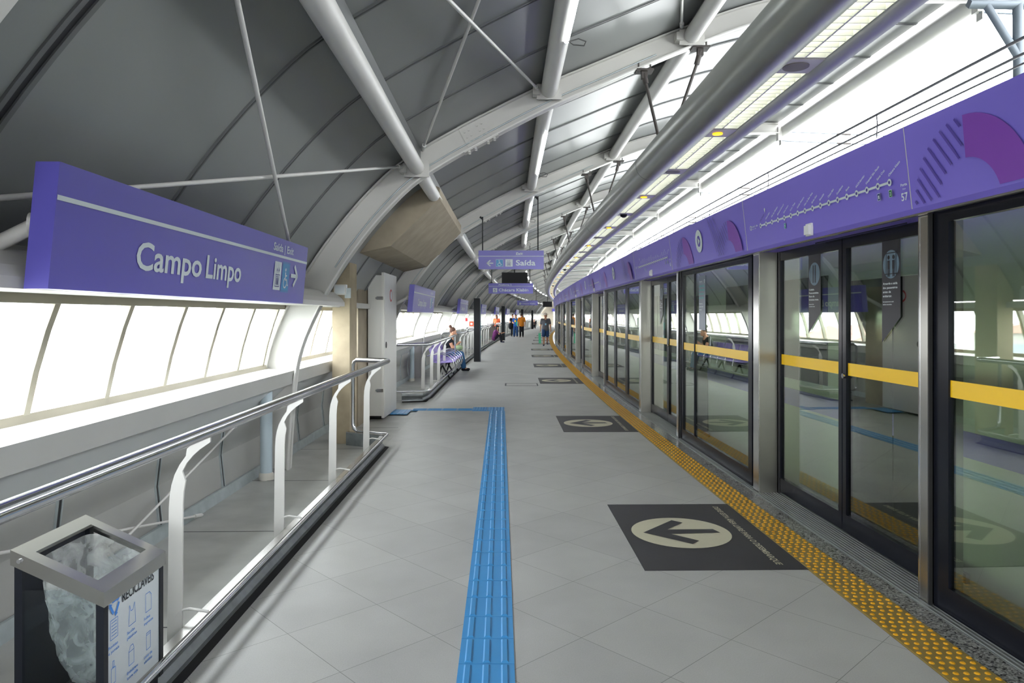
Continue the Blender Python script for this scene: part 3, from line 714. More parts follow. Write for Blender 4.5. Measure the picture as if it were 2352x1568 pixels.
# longitudinal tubes
for uu, zz, r, lab in ((-1.03, 3.14, .078, 'thick white roof tube lowest on the left of the vault'), (.35, 3.95, .088, 'thick white roof tube carrying the fluorescent strip lights'), (1.84, 4.52, .085, 'thick white roof tube above the long light duct')):
    t = thing('roof_purlin', lab, 'roof tube', P(uu, 1, zz)); ox, oy, oz = t.location
    m = MB(); sweep(m, circ(uu, zz, r, 18), YS, smooth=True); m.v = [(a-ox, b-oy, d-oz) for a, b, d in m.v]; part('tube', m, 'white_paint', t)
    pk, tt = at_curve(SK, uu)
    m = MB(); sweep(m, rectp(uu-.03, uu+.03, zz+r-.005, max(pk.y-.0, zz+r+.04)), YS); m.v = [(a-ox, b-oy, d-oz) for a, b, d in m.v]; part('channel', m, 'seam_edge', t)
# fluorescent strips on the middle tube
sl = None
for k in range(NARCH):
    Ya = A0Y+AST*k+1.35; Yb = Ya+2.55; l, rz, L_ = loc_rot(Ya, Yb, .40, 'L')
    if sl is None:
        sl = thing('strip_light', 'fluorescent strip light nearest the camera on white roof tube', 'strip light', (0, 0, 0), 0, 'strip lights on the roof tube')
        part('lamp', MB().tube([(0, 0, 0), (0, 2.5, 0)], .019, 10), 'led', sl); part('end_holder', MB().box(-.02, .02, 2.5, 2.53, -.01, .06), 'white_plastic', sl)
        part('cable', MB().tube([(.02, 2.5, .0), (.10, 2.52, .03), (.16, 2.5, .0), (.14, 2.46, -.05), (.05, 2.44, -.05), (-.01, 2.45, 0.0)], .005, 5), 'cable_black', sl); root = sl
    lab = {0: 'bright fluorescent strip light at top centre, nearest the camera', 1: 'fluorescent strip light just beyond the foreground arch, second from camera', 2: 'fluorescent strip light above the hanging exit sign, third from camera'}.get(k, 'small distant fluorescent strip light on the roof tube')
    if k == 0: sl.location = (l[0], l[1], 3.865); sl.rotation_euler = (0, 0, rz); sl['label'] = lab
    else: dup(sl, (l[0], l[1], 3.865), rz, lab)
# diagonal brace rods in the nearest bay
def rod(a, b, lab, r=.0135, grp='white brace rods in the nearest bay'):
    a, b = Vector(a), Vector(b); t = thing('brace_rod', lab, 'brace rod', a, 0, grp); part('rod', MB().tube([(0, 0, 0), b-a], r, 8), 'white_paint', t)
    d = (b-a).normalized(); part('clevis', MB().tube([d*.02, d*.14], r*1.7, 8), 'white_paint', t)
def W(px, py, d): return ((px-1176)/FPX*d, d, CAMH+(HZ-py)/FPX*d)
rod(W(925, 382, 7.3), W(-434, 489, 2.1), 'nearly level white brace rod passing behind the platform name sign')
rod(W(683.5, 648, 6.8), W(427, -548, 2.1), 'steep white brace rod ending above the word Exit on the name sign')
rod(W(970, 345, 7.3), W(1558, -1216, 2.1), 'white brace rod leaning right from the left roof tube')
rod(W(1236, 205, 7.3), W(482, -548, 2.1), 'white brace rod running down right to the middle roof tube')
rod(W(1296, 160, 7.3), W(2600, -1600, 2.1), 'thin brace rod leaning right from the middle roof tube')
rod(W(1566, 62, 7.3), W(1575, -1100, 2.1), 'thin upright looking brace rod meeting the right roof tube')

# ------------------------------------------------------------------ left wall, windows, ledge
GB, GT = (-2.63, 1.05), (-2.44, 1.71)
def wall_run(a, b): return yr(a, b, 1.5)
m = MB(); sweep(m, [(-2.66, -.12), (-2.68, .4), (-2.64, .72), (-2.34, .90), (-2.42, .90), (-2.72, .74), (-2.76, .4), (-2.74, -.12)], YS)
m = MB(); sweep(m, [(-2.62, -.12), (-2.66, .35), (-2.62, .72), (-2.70, .72), (-2.74, .35), (-2.70, -.12)], YS); wl = struct('wall_left', m, 'wall_panel')
m = MB(); sweep(m, [(-2.62, .66), (-2.36, .90), (-2.36, .93), (-2.68, .93), (-2.68, .66)], YS); struct('wall_left_upper_band', m, 'panel_white')
m = MB(); sweep(m, [(-2.33, .885), (-2.33, 1.02), (-2.35, 1.02), (-2.35, .885)], YS); struct('trim_ledge_front', m, 'ledge_metal')
m = MB(); sweep(m, [(-2.332, 1.02), (-2.66, 1.045), (-2.66, 1.0), (-2.332, 1.005)], YS); struct('trim_window_sill', m, 'ledge_white')
m = MB(); sweep(m, [(-2.60, -.02), (-2.585, -.02), (-2.605, .07), (-2.625, .07)], YS); struct('baseboard_left', m, 'galvanised')
m = MB(); m2 = MB()
for k in range(60):
    Y = 1.67+k*1.15
    for mm, w0, w1, e in ((m, .015, .015, .006), (m2, -.026, -.015, .010), (m2, .015, .028, .010)):
        a = -abs(w0) if mm is m else w0; b = w1
        for (ua, za), (ub, zb) in (((-2.62, -.02), (-2.66, .35)), ((-2.66, .35), (-2.62, .70))):
            mm.hexa([P(ua-.01, Y+a, za), P(ua-.01, Y+b, za), P(ub-.01, Y+b, zb), P(ub-.01, Y+a, zb)], [P(ua+e, Y+a, za), P(ua+e, Y+b, za), P(ub+e, Y+b, zb), P(ub+e, Y+a, zb)])
struct('trim_wall_joint_gaps', m, 'seam_dark'); struct('trim_wall_joint_edges', m2, 'galvanised')
# soffit above the windows
for i, (a, b) in enumerate(((YN, 7.95), (12.9, YF))):
    m = MB(); sweep(m, [(-1.93, 1.70), (-1.93, 1.745), (-1.96, 1.79), (-2.05, 1.86), (-2.20, 1.90), (-2.55, 1.92), (-2.55, 1.71)], wall_run(a, b)); struct('trim_%d' % (i+1), m, 'rib_paint')
m = MB(); sweep(m, [(-2.20, 1.70), (-2.20, 1.775), (-2.55, 1.80), (-2.55, 1.71)], wall_run(7.95, 12.9)); struct('trim_3', m, 'rib_paint')
wn = 0
for k in range(-3, NARCH):
    ya, yb = A0Y+AST*k+.03, A0Y+AST*(k+1)-.03
    wn += 1
    base = bpy.data.objects.new('window_%d' % wn, None); C.objects.link(base); base['kind'] = 'structure'; l = P(-2.63, ya, 1.05); base.location = l
    def wloc(m): m.v = [(a-l[0], b-l[1], d-l[2]) for a, b, d in m.v]; return m
    n = 7; st = (yb-ya)/n
    if k == 0: ys_m = [1.98, 2.6, 3.66, 4.40, 5.15, 5.84, 6.56, 7.25]
    else: ys_m = [ya+st*q for q in range(n+1)]
    fr = part('window_frame', wloc(sweep(sweep(MB(), [(GB[0]+.03, 1.04), (GB[0]+.015, 1.085), (GB[0]-.03, 1.085), (GB[0]-.03, 1.04)], [ya, yb]), [(GT[0]+.03, 1.66), (GT[0]+.03, 1.715), (GT[0]-.03, 1.715), (GT[0]-.03, 1.66)], [ya, yb])), 'mullion', base)
    gl = MB(); bend = [(GB[0], GB[1]), (-2.575, 1.30), (-2.51, 1.52), (GT[0], GT[1])]
    for q in range(3): gl.add([P(bend[q][0], ya, bend[q][1]), P(bend[q][0], yb, bend[q][1]), P(bend[q+1][0], yb, bend[q+1][1]), P(bend[q+1][0], ya, bend[q+1][1])], [(0, 1, 2, 3)], True)
    part('glass_pane', wloc(gl), 'window_glass', base)
    for Y in ys_m[(1 if k >= 0 else 0):-1 if k != 0 else None]:
        mm = MB()
        for q in range(3):
            A, B = bend[q], bend[q+1]
            mm.hexa([P(A[0]+.014, Y-.024, A[1]), P(A[0]+.014, Y+.024, A[1]), P(B[0]+.014, Y+.024, B[1]), P(B[0]+.014, Y-.024, B[1])], [P(A[0]-.05, Y-.024, A[1]), P(A[0]-.05, Y+.024, A[1]), P(B[0]-.05, Y+.024, B[1]), P(B[0]-.05, Y-.024, B[1])])
        part('mullion', wloc(mm), 'mullion', base)
# low cross brace rods on the wall, grey down pipe
rod(W(465, 1182, 5.62), tuple(Vector(W(465, 1182, 5.62))+(Vector(W(0, 1270, 3.42))-Vector(W(465, 1182, 5.62)))*1.5), 'nearly level white rod coming out of a slot in the walkway floor', .009, 'low white rods beside the walkway')
rod((-2.42, 6.25, .66), W(280, 1245, 4.42), 'slanting white rod from under the ledge down to the walkway', .009, 'low white rods beside the walkway')
for Y, lb in ((6.93, 'pale blue grey drain pipe standing beside the foot of the foreground arch'), (17.3, 'pale blue grey drain pipe beyond the white cabinet, behind the railing')):
    t = thing('drain_pipe', lb, 'pipe', P(-2.47, Y, -.02), 0, 'drain pipes'); part('pipe', MB().tube([(0, 0, 0), (0, 0, .9)], .058, 16), 'pipe_blue', t); part('socket', MB().tube([(0, 0, 0), (0, 0, .05), (0, 0, .07)], [.072, .072, .062], 16), 'plate', t)

# ------------------------------------------------------------------ concrete pillar, corbel, cabinet
m = MB().box(-2.27, -2.05, 8.85, 9.25, -.02, 2.40)
solo('concrete_pillar', m, 'concrete_lit', 'concrete pillar coloured as if warmly lit behind the end of the nearest railing', 'pillar')
m = MB().box(-2.42, -2.24, 10.2, 12.0, -.02, 2.42).box(-2.42, -2.17, 12.0, 12.8, -.02, 2.40)
solo('concrete_pillar', m, 'concrete', 'darker concrete pier standing behind the tall white cabinet', 'pillar')
pf = [(-2.05, 2.38), (-1.56, 2.49), (-.93, 3.10), (-.93, 3.24), (-1.06, 3.30), (-1.55, 3.02), (-1.95, 2.68)]
m = MB().prism(pf, 9.0, 12.85); m.prism([(-2.36, 2.36), (-2.05, 2.38), (-1.95, 2.68), (-2.1, 2.52)], 9.0, 12.85)
solo('concrete_corbel', m, 'concrete', 'big angular concrete corbel block reaching up to the roof', 'corbel')
m = MB(); ring = [( -1.30+.26*math.cos(a), 3.02+.20*math.sin(a)) for a in [PI*k/8 for k in range(-1, 8)]]
t = thing('equipment_cabinet', 'tall white metal cabinet with red round sticker beside the concrete pillar', 'cabinet', (-2.10, 11.3, .12))
part('body', MB().box(-.12, .09, -.50, .60, -.07, 2.10), 'cabinet', t)
dr = part('door', MB().box(.095, .135, -.53, .62, -.10, 2.14).box(.135, .139, -.49, .58, .01, 2.10), 'white_paint', t)
for z in (.30, 1.72): part('hinge', MB().box(.02, .12, -.535, -.50, z, z+.05).box(.0, .03, -.52, -.5, z+.01, z+.04), 'chrome', t)
part('sticker', MB().disc((.141, .05, 1.80), .10, 'x', 24, .003), 'red', dr); part('sticker_centre', MB().disc((.1435, .05, 1.80), .07, 'x', 24, .003).box(.145, .146, .04, .06, 1.75, 1.85), 'sign_white', dr)
part('latch', MB().disc((.139, -.38, 1.02), .05, 'x', 16, .01), 'black_satin', dr)
part('plinth', MB().box(-.10, .07, -.40, .55, -.12, -.07), 'black_satin', t)
t = thing('flood_light', 'small clear floodlight fixed beside the foreground arch above the soffit', 'floodlight', W(782, 665, 8.3)); part('housing', MB().box(-.07, .07, -.03, .05, -.06, .06), 'cabinet', t); part('lens', MB().box(-.055, .055, -.036, -.03, -.045, .045), 'bin_label', t); part('bracket', MB().box(.05, .12, .0, .02, -.1, .02), 'galvanised', t)

# ------------------------------------------------------------------ railings
def railing(Ya, Yb, xa, xb, lab, group, back_far=True, back_near=False, posts=None, zh=1.05):
    L_ = math.hypot(Yb-Ya, xb-xa); rz = -math.atan2(xb-xa, Yb-Ya)
    t = thing('railing', lab, 'railing', (xa, Ya, 0), rz, group)
    def path(z, drop):
        p = []
        if back_near: p += [(-.60, -.12, z)]+[(-.10, 0, z), (-.03, .01, z), (0, .05, z)]
        else: p += [(0, 0, z)]
        if back_far: p += [(0, L_-.05, z), (-.02, L_, z), (-.08, L_+.03, z), (-.42, L_+.20, z)]
        else: p += [(0, L_, z)]
        return p
    top = path(zh, 0); low = path(.165, 0)
    part('handrail', MB().tube(top, .031, 16), 'chrome', t); part('lower_rail', MB().tube(low, .014, 10), 'chrome', t)
    ends = MB()
    if back_far: ends.tube([(-.42, L_+.20, zh), (-.46, L_+.22, zh-.02), (-.475, L_+.225, zh-.07), (-.475, L_+.225, .25), (-.46, L_+.22, .19), (-.42, L_+.20, .165)], .022, 10)
    if back_near: ends.tube([(-.60, -.12, zh), (-.64, -.12, zh-.02), (-.655, -.12, zh-.07), (-.655, -.12, .25), (-.64, -.12, .19), (-.60, -.12, .165)], .022, 10)
    if not back_near: ends.tube([(0, 0, zh), (0, 0, .165)], .022, 10)
    if not back_far: ends.tube([(0, L_, zh), (0, L_, .165)], .022, 10)
    part('end_loop', ends, 'chrome', t)
    if posts is None:
        n = max(1, int(L_/1.55)); posts = [(.5+i)*L_/n for i in range(n)]
    for y in posts:
        dxp = .03; prof = [(-.235, -.02), (-.165, -.02), (-.160, .70), (-.156, .76), (-.147, .81), (-.133, .855), (-.112, .895), (-.083, .93), (-.05, .96), (0.0, .995), (.0, zh-.02), (-.03, zh-.02), (-.07, .995), (-.11, .965), (-.145, .93), (-.175, .888), (-.199, .84), (-.214, .79), (-.222, .74), (-.226, .68)]
        prof = [(a_+(dxp if a_ < -.14 else 0), b_) for a_, b_ in prof]; part('post', MB().prism(prof, y-.006, y+.006), 'white_paint', t)
        part('post_bracket', MB().tube([(-.18, y, .14), (-.15, y, .19), (-.10, y, .20), (-.01, y, .185)], .007, 6), 'white_paint', t)
    return t
R1 = (-.7, 8.5); x1a = -1.424-.0115*(R1[0]-1.95); x1b = -1.50
f1_ = lambda Y: x1a+(x1b-x1a)*(Y-R1[0])/(R1[1]-R1[0])
railing(R1[0], R1[1], x1a, x1b, 'long stainless handrail on white curved posts in the left foreground', 'platform railings', True, False, [1.66-R1[0]-.0, 3.35-R1[0], 4.9-R1[0], 6.42-R1[0], 8.0-R1[0]])
railing(13.3, 19.3, -1.56, -1.565, 'railing with white curved posts in front of the purple bench', 'platform railings', False, True, [.3, 1.75, 3.2, 4.6])
far_secs = [(22.0, 30.0), (30.9, 39.5), (43.5, 49.5), (53, 62), (64, 72), (74, 82), (84, 92)]
for i, (a, b) in enumerate(far_secs):
    xa = P(-1.58, a)[0]; xb = P(-1.58, b)[0]
    lb = ['railing beside the first black totem, past the bench', 'railing before the woman sitting on the kerb', 'railing behind the sitting woman and the standing group'][i] if i < 3 else 'one of the small distant white railings along the left side'
    railing(a, b, xa, xb, lb, 'distant platform railings' if i > 2 else 'platform railings', True, True)
# galvanised kerb channels
def kerb(nm, pts, lab):
    t = thing('kerb_channel', lab, 'kerb', (pts[0][0], pts[0][1], 0), 0, 'galvanised kerbs'); ox, oy = pts[0]
    m = MB(); lip = MB(); gap = MB(); vs = []
    def run(mb, prof):
        n = len(prof); vs = []
        for i, (x, y) in enumerate(pts):
            a = Vector(pts[max(i-1, 0)]); b = Vector(pts[min(i+1, len(pts)-1)]); d = (b-a).normalized(); nr = Vector((d.y, -d.x))
            if 0 < i < len(pts)-1:
                d1 = (Vector(pts[i])-a).normalized(); nr = nr/max(.5, abs(nr.dot(Vector((d1.y, -d1.x)))))
            for q, z in prof: vs.append((x+nr.x*q-ox, y+nr.y*q-oy, z))
        fs = []
        for i in range(len(pts)-1):
            for k in range(n): fs.append((i*n+k, i*n+(k+1) % n, (i+1)*n+(k+1) % n, (i+1)*n+k))
        mb.add(vs, fs); mb.add(vs[:n], [tuple(range(n))]); mb.add(vs[-n:], [tuple(range(n))])
    run(m, [(-.05, -.03), (0, -.03), (-.006, .02), (-.03, .05), (-.012, .10), (-.012, .135), (-.05, .135)])
    run(lip, [(-.05, .135), (0, .135), (0, .147), (-.05, .147)]); run(gap, [(0.0, -.02), (.05, -.02), (.05, .0025), (0.0, .0025)])
    part('channel', m, 'kerb_steel', t); part('top_lip', lip, 'steel', t); part('joint_gap', gap, 'rubber', t)
kerb('k', [(f1_(-.6)-.045, -.6), (f1_(8.5)-.045, 8.52), (-2.05, 8.80)], 'galvanised steel kerb under the nearest railing with a dark gap')
kerb('k', [(-2.05, 13.05), (-1.66, 13.15)]+[(P(-1.60, y)[0], y) for y in (13.6, 17, 21, 25, 30, 36, 42, 50, 60, 72, 86, 100)], 'galvanised kerb running from the cabinet into the distance')

# ------------------------------------------------------------------ long light duct
def duct(prof, name, mt, par, smooth=True):
    m = MB(); sweep(m, prof, yr(-12, 100, 1.2), smooth=smooth); m.v = [(a-dx0, b-dy0, d-dz0) for a, b, d in m.v]
    return part(name, m, mt, par)
DZ = 3.28
t = thing('lighting_duct', 'long grey rounded lighting duct curving along above the platform edge', 'lighting duct', P(1.8, 4, DZ)); dx0, dy0, dz0 = t.location
duct(circ(1.57, DZ+.05, .17, 28), 'main_tube', 'duct', t)
duct([(1.99, DZ-.02), (2.04, DZ-.045), (2.10, DZ-.035), (2.15, DZ+.01), (2.17, DZ+.06), (2.14, DZ+.12), (1.99, DZ+.15)], 'side_lip', 'duct_lip', t)
duct([(1.70, DZ+.10), (2.0, DZ+.10), (2.0, DZ+.15), (1.70, DZ+.15)], 'top_cover', 'duct', t, False)
m = MB()
for k in range(16):
    Y = 1.4+5.2*k+1.5; px, py, pz = P(1.57, Y, DZ+.05); m.tube([(px-dx0, py-dy0, pz-dz0), (px-dx0, py+.006-dy0, pz-dz0)], .1712, 28)
part('tube_joints', m, 'seam_dark', t)
SL = 1.735
def lum(kind):
    t = thing('louver_light', 'x', 'ceiling light'); L_ = 1.46; W2 = .28
    part('reflector', MB().box(0, W2, 0, L_, .088, .096), 'louver', t)
    part('fluorescent_tubes', MB().tube([(.085, .02, .07), (.085, L_-.02, .07)], .013, 8).tube([(.20, .02, .07), (.20, L_-.02, .07)], .013, 8), 'tube_light', t)
    g = MB().box(0, .008, 0, L_, 0, .06).box(W2-.008, W2, 0, L_, 0, .06).box(W2/2-.006, W2/2+.006, 0, L_, 0, .06)
    nb = 17
    for i in range(nb):
        y = .01+i*(L_-.02)/(nb-1)
        for xa, xb in ((.008, W2/2-.006), (W2/2+.006, W2-.008)):
            g.hexa([(xa, y-.003, 0), (xb, y-.003, 0), (xb, y+.003, 0), (xa, y+.003, 0)], [(xa, y+.004, .055), (xb, y+.004, .055), (xb, y+.02, .055), (xa, y+.02, .055)])
    part('louver_grid', g, 'louver', t)
    pl = part('end_plate', MB().box(0, W2, L_+.005, SL-.005, -.006, .03), 'plate', t)
    if kind == 0: part('speaker_grill', MB().disc((W2/2, L_+.14, -.008), .085, 'z', 28, .006), 'speaker_grill', pl)
    elif kind == 1: part('amber_lamp', MB().disc((W2/2, L_+.14, -.010), .045, 'z', 20, .010), 'amber_lamp', pl)
    else: part('dome_camera', MB().ball((W2/2, L_+.14, -.01), .06, 14, 8, (1, 1, .8)), 'black_satin', pl)
    return t
kinds = [1, 0, 1, 0, 1, 2, 1, 0]; protos = {}
Y = 4.72-1.6-SL*1.0; i = 0
while Y < 92:
    kd = kinds[i % 8]; l, rz, _ = loc_rot(Y, Y+SL, 1.708, 'L'); l = (l[0], l[1], DZ)
    lb = {0: 'louvered ceiling light at the top right, cut by the frame', 1: 'louvered ceiling light ending at the large round speaker grille', 2: 'louvered ceiling light ending at the nearest amber lamp', 3: 'louvered ceiling light beyond the nearest amber lamp', 4: 'louvered ceiling light ending at the second amber lamp', 5: 'louvered ceiling light ending at the dark dome camera'}.get(i, 'small louvered ceiling light in the distant curve of the duct')
    if kd not in protos:
        protos[kd] = lum(kd); r = protos[kd]; r.location = l; r.rotation_euler = (0, 0, rz); r['label'] = lb; r['group'] = 'louvered lights in the duct'
    else: dup(protos[kd], l, rz, lb)
    Y += SL; i += 1
# struts hanging the duct from the arches
for k in range(1, 14):
    Y = ARCH_Y[k]
    for j, (ua, ub, zb) in enumerate(((1.36, 1.50, DZ+.19), (1.95, 1.66, DZ+.185))):
        pa, _ = at_curve(IC, ua); a = Vector((ua+c(Y), Y, pa.y-.10)); b = Vector((ub+c(Y), Y+(.12 if j else -.05), zb))
        nm = ['left', 'right'][j]
        lb = ('%s dark strut holding the light duct from the foreground arch' % nm) if k == 1 else ('%s dark strut holding the light duct from the second arch' % nm) if k == 2 else 'one of the small dark struts holding the light duct farther on'
        t = thing('duct_strut', lb, 'strut', a, 0, 'struts of the light duct' if k < 3 else 'distant struts of the light duct'); part('bar', MB().tube([(0, 0, 0), b-a], .017, 6), 'brown_steel', t); part('fork', MB().tube([(0, 0, .03), (b-a)*.12], .03, 6), 'brown_steel', t)

# ------------------------------------------------------------------ signs
def sign(name, lab, W_, H_, loc, rotz, group=None, th=.05, back='purple_sign'):
    t = thing(name, lab, 'sign', loc, rotz, group); part('sign_panel', MB().box(0, W_, 0, th, 0, H_), back, t); return t
def name_sign(loc, rotz, lab, group, lean=.0):
    Wn, Hn = 3.35, .475; t = thing('station_name_sign', lab, 'sign', loc, rotz, group)
    part('sign_panel', MB().hexa([(0, 0, 0), (Wn, 0, 0), (Wn, .09, 0), (0, .09, 0)], [(0, -.045, Hn), (Wn, -.045, Hn), (Wn, .045, Hn), (0, .045, Hn)]), 'purple_sign', t)
    f = lambda a, b: (a, -.003-.045*b/Hn, b); f2 = lambda a, b: (a, -.005-.045*b/Hn, b)
    gpart('stripe', G().rect(0, Wn, .333, .352), 'sign_white', t, fn=f)
    gpart('lettering', G().text('Campo', .60, .115, .128, .70), 'sign_white', t, fn=f); gpart('lettering', G().text('Limpo', 1.36, .115, .128, .53), 'sign_white', t, fn=f); gpart('exit_lettering', G().text('Saída | Exit', 2.47, .378, .055, .48), 'sign_white', t, fn=f)
    gpart('lift_tile', G().rect(2.53, 2.69, .09, .30), 'sign_white', t, fn=f); g = G(); lift_icon(g, 2.52, .095, .18); gpart('lift_pictogram', g, 'picto_grey', t, fn=f2)
    gpart('wheelchair_tile', G().rect(2.72, 2.885, .09, .30).frame(2.71, 2.895, .08, .31, .006), 'sign_blue', t, fn=f); g = G(); wheelchair(g, 2.71, .095, .185); gpart('wheelchair_pictogram', g, 'sign_white', t, fn=f2)
    g = G(); arrow(g, 2.92, .115, .2, 1); gpart('arrow', g, 'sign_white', t, fn=f2)
    for x in (.10, Wn-.25): part('support_arm', MB().tube([(x, .06, .25), (x-.02, .12, .25)], .045, 14).tube([(x-.02, .09, .25), (x-.06, .40, .08)], .03, 10), 'rib_paint', t)
    return t
ns_ = name_sign((-1.735, 2.62, 1.70), PI/2+.014, 'large purple station name sign reading Campo Limpo in the left foreground', 'purple station name signs')
x, y, _ = P(-1.73, 12.1); dup(ns_, (x, y, 1.66), PI/2+ang(13), 'glossy purple name sign hanging beyond the white cabinet')
for Y in (22.6, 33.5, 44.4, 55.3, 66.2):
    x, y, _ = P(-1.73, Y); dup(ns_, (x, y, 1.66), PI/2+ang(Y), 'small distant purple name sign on the left above the windows', 'distant purple name signs')
# exit sign hung across the platform
t = sign('hanging_exit_sign', 'purple hanging exit sign with left arrow and the word Saída', 1.118, .32, (-.574, 12.0, 2.39), 0)
gpart('stripe', G().rect(0, 1.118, .217, .226), 'sign_white', t)
gpart('lettering', G().text('Saída', .64, .065, .092, .335), 'sign_white', t); gpart('small_lettering', G().text('Exit', .64, .245, .045, .115, italic=.2), 'sign_white', t)
g = G(); arrow(g, .135, .04, .125, -1); gpart('arrow', g, 'sign_white', t)
gpart('wheelchair_tile', G().rect(.30, .42, .045, .165), 'sign_blue', t); g = G().frame(.298, .422, .043, .167, .004); wheelchair(g, .30, .045, .12); gpart('wheelchair_pictogram', g, 'sign_white', t, -.005)
gpart('lift_tile', G().rect(.46, .585, .045, .17), 'sign_white', t); g = G(); lift_icon(g, .46, .045, .12); gpart('lift_pictogram', g, 'picto_grey', t, -.005)
for x in (.07, 1.02): part('hanger_rod', MB().tube([(x, .03, .31), (x, .03, .9 if x < .5 else 1.25)], .012, 6).tube([(x-.045, .03, .9 if x < .5 else 1.25), (x, .03, .86 if x < .5 else 1.2)], .018, 6), 'black_satin', t)
def kl_sign(loc, lab, k):
    t = sign('hanging_destination_sign', lab, 1.40, .325, loc, 0, 'hanging destination signs')
    gpart('stripe', G().rect(0, 1.4, .225, .234), 'sign_white', t)
    gpart('lettering', G().text('Chácara Klabin', .32, .07, .09, .93), 'sign_white', t); gpart('small_lettering', G().text('Plataforma 2', .32, .255, .04, .40), 'sign_white', t)
    gpart('number_tile', G().rect(.14, .275, .04, .175), 'sign_white', t); gpart('line_number', G().text('5', .175, .06, .09, .06), 'picto_grey', t, -.005)
    for x in (.1, 1.3): part('hanger_rod', MB().tube([(x, .03, .32), (x, .03, 1.0+.5*(x > .5))], .012, 6), 'black_satin', t)
    return t
k1 = kl_sign((-.738, 22.0, 2.283), 'purple hanging sign reading Chácara Klabin, the nearer of two', 1)
dup(k1, (.358, 48., 2.29), 0, 'smaller purple Chácara Klabin sign farther down the platform')
def tv(loc, lab):
    t = thing('hanging_screen', lab, 'screen', loc, 0, 'hanging screens'); part('casing', MB().box(-.44, .44, 0, .10, 0, .52), 'screen', t); part('display', MB().box(-.42, .42, -.004, 0, .03, .50), 'screen', t)
    part('hanger_pole', MB().tube([(0, .05, .52), (0, .05, 1.0)], .02, 8), 'black_satin', t); return t
v1 = tv((.09, 24.0, 2.55), 'black hanging screen just above the nearer Chácara Klabin sign'); dup(v1, (3.40, 67., 2.40), 0, 'small black hanging screen above the walking man')

# totems
tt_ = None
for i, Y in enumerate((24.3, 45.0, 68.0, 82.0)):
    x = P(-1.27, Y)[0]
    lb = ['tall black totem column past the purple bench, nearest', 'black totem column just behind the sitting woman', 'narrow black totem column behind the man in orange shirt', 'farthest black totem column, right of the standing group'][i]
    if tt_ is None:
        tt_ = thing('information_totem', lb, 'totem', (x, Y, 0), 0, 'black totems'); part('casing', MB().box(-.105, .105, -.1, .1, 0, 2.19), 'black_satin', tt_); part('edge_channel', MB().box(.105, .13, -.08, .1, 0, 2.15), 'banner_grey', tt_)
        part('colour_panels', MB().box(.130, .134, -.05, .08, 1.1, 1.35).box(.130, .134, -.05, .08, .8, .9), 'teal', tt_); part('wire', MB().tube([(-.02, 0, 2.19), (-.02, 0, 2.7)], .006, 5), 'white_paint', tt_)
    else: dup(tt_, (x, Y, 0), 0, lb)
# fire cabinets behind the railing
fc = None
for i, Y in enumerate((31.0, 78.0)):
    x = P(-2.12, Y)[0]; lb = ['grey fire hose cabinet with orange red label behind the railing', 'tiny grey fire cabinet with red label farther down'][i]
    if fc is None:
        fc = thing('fire_cabinet', lb, 'cabinet', (x, Y, 0), 0, 'fire cabinets'); part('body', MB().box(-.30, .30, -.1, .15, -.02, 1.5), 'cabinet', fc)
        part('red_label', MB().box(.05, .24, -.106, -.1, 1.12, 1.33), 'orange_red', fc); gpart('label_mark', G().ring(.145, 1.225, .03, .05, n=12).line((.10, 1.18), (.19, 1.27), .015).line((.10, 1.27), (.19, 1.18), .015), 'sign_white', fc, -.108); part('red_plate', MB().box(-.12, -.03, -.106, -.1, 1.34, 1.48), 'red', fc)
    else: dup(fc, (x, Y, 0), 0, lb)

# ------------------------------------------------------------------ waste bin
bx0, bx1, by0, by1 = -1.815, -1.475, 2.535, 2.985
t = thing('recycling_bin', 'recycling bin with sloping steel top frame and clear bag, bottom left corner', 'bin', (bx0, by0, 0)); Wb, Lb = bx1-bx0, by1-by0
zt = lambda x: .752-.155*(x/Wb)*(1 if 1 else 0)
lid = MB(); o_, i_ = 0, .055
def lq(x0, x1, y0, y1, dz0, dz1): lid.hexa([(x0, y0, zt(x0)+dz0), (x1, y0, zt(x1)+dz0), (x1, y1, zt(x1)+dz0), (x0, y1, zt(x0)+dz0)], [(x0, y0, zt(x0)+dz1), (x1, y0, zt(x1)+dz1), (x1, y1, zt(x1)+dz1), (x0, y1, zt(x0)+dz1)])
for a in ((0, Wb, 0, i_), (0, Wb, Lb-i_, Lb), (0, i_, i_, Lb-i_), (Wb-i_, Wb, i_, Lb-i_)): lq(a[0], a[1], a[2], a[3], -.012, 0)
for a in ((0, Wb, 0, .006), (0, Wb, Lb-.006, Lb), (0, .006, .006, Lb-.006), (Wb-.006, Wb, .006, Lb-.006)): lq(a[0], a[1], a[2], a[3], -.055, -.012)
part('top_frame', lid, 'steel', t); part('bolt', MB().disc((.035, -.003, .752-.04), .008, 'y', 12, .008), 'chrome', t)
fr = MB(); z0 = .08; e = .022
for x, y in ((e*.4, e*.4), (Wb-e*1.6, e*.4), (e*.4, Lb-e*1.6), (Wb-e*1.6, Lb-e*1.6)): fr.box(x, x+e*1.3, y, y+e*1.3, z0, zt(x+e)-.03)
fr.box(.01, Wb-.01, .01, .03, z0, .12); fr.box(.01, Wb-.01, Lb-.03, Lb-.01, z0, .12); fr.box(.01, .03, .01, Lb-.01, z0, .12); fr.box(Wb-.03, Wb-.01, .01, Lb-.01, z0, .12)
part('body_frame', fr, 'bin_dark', t); part('back_panel', MB().box(.012, .018, .03, Lb-.03, .1, .70), 'bin_dark', t); part('base_plate', MB().box(.02, Wb-.02, .02, Lb-.02, z0, .1), 'bin_dark', t)
for q, (x, y) in enumerate(((.03, .03), (Wb-.03, .03), (.03, Lb-.03), (Wb-.03, Lb-.03))): part('foot', MB().tube([(x, y, -.02), (x, y, .09)], .012, 8), 'bin_dark', t)
part('front_glass', MB().box(.03, Wb-.03, .014, .017, .12, .60), 'window_glass', t)
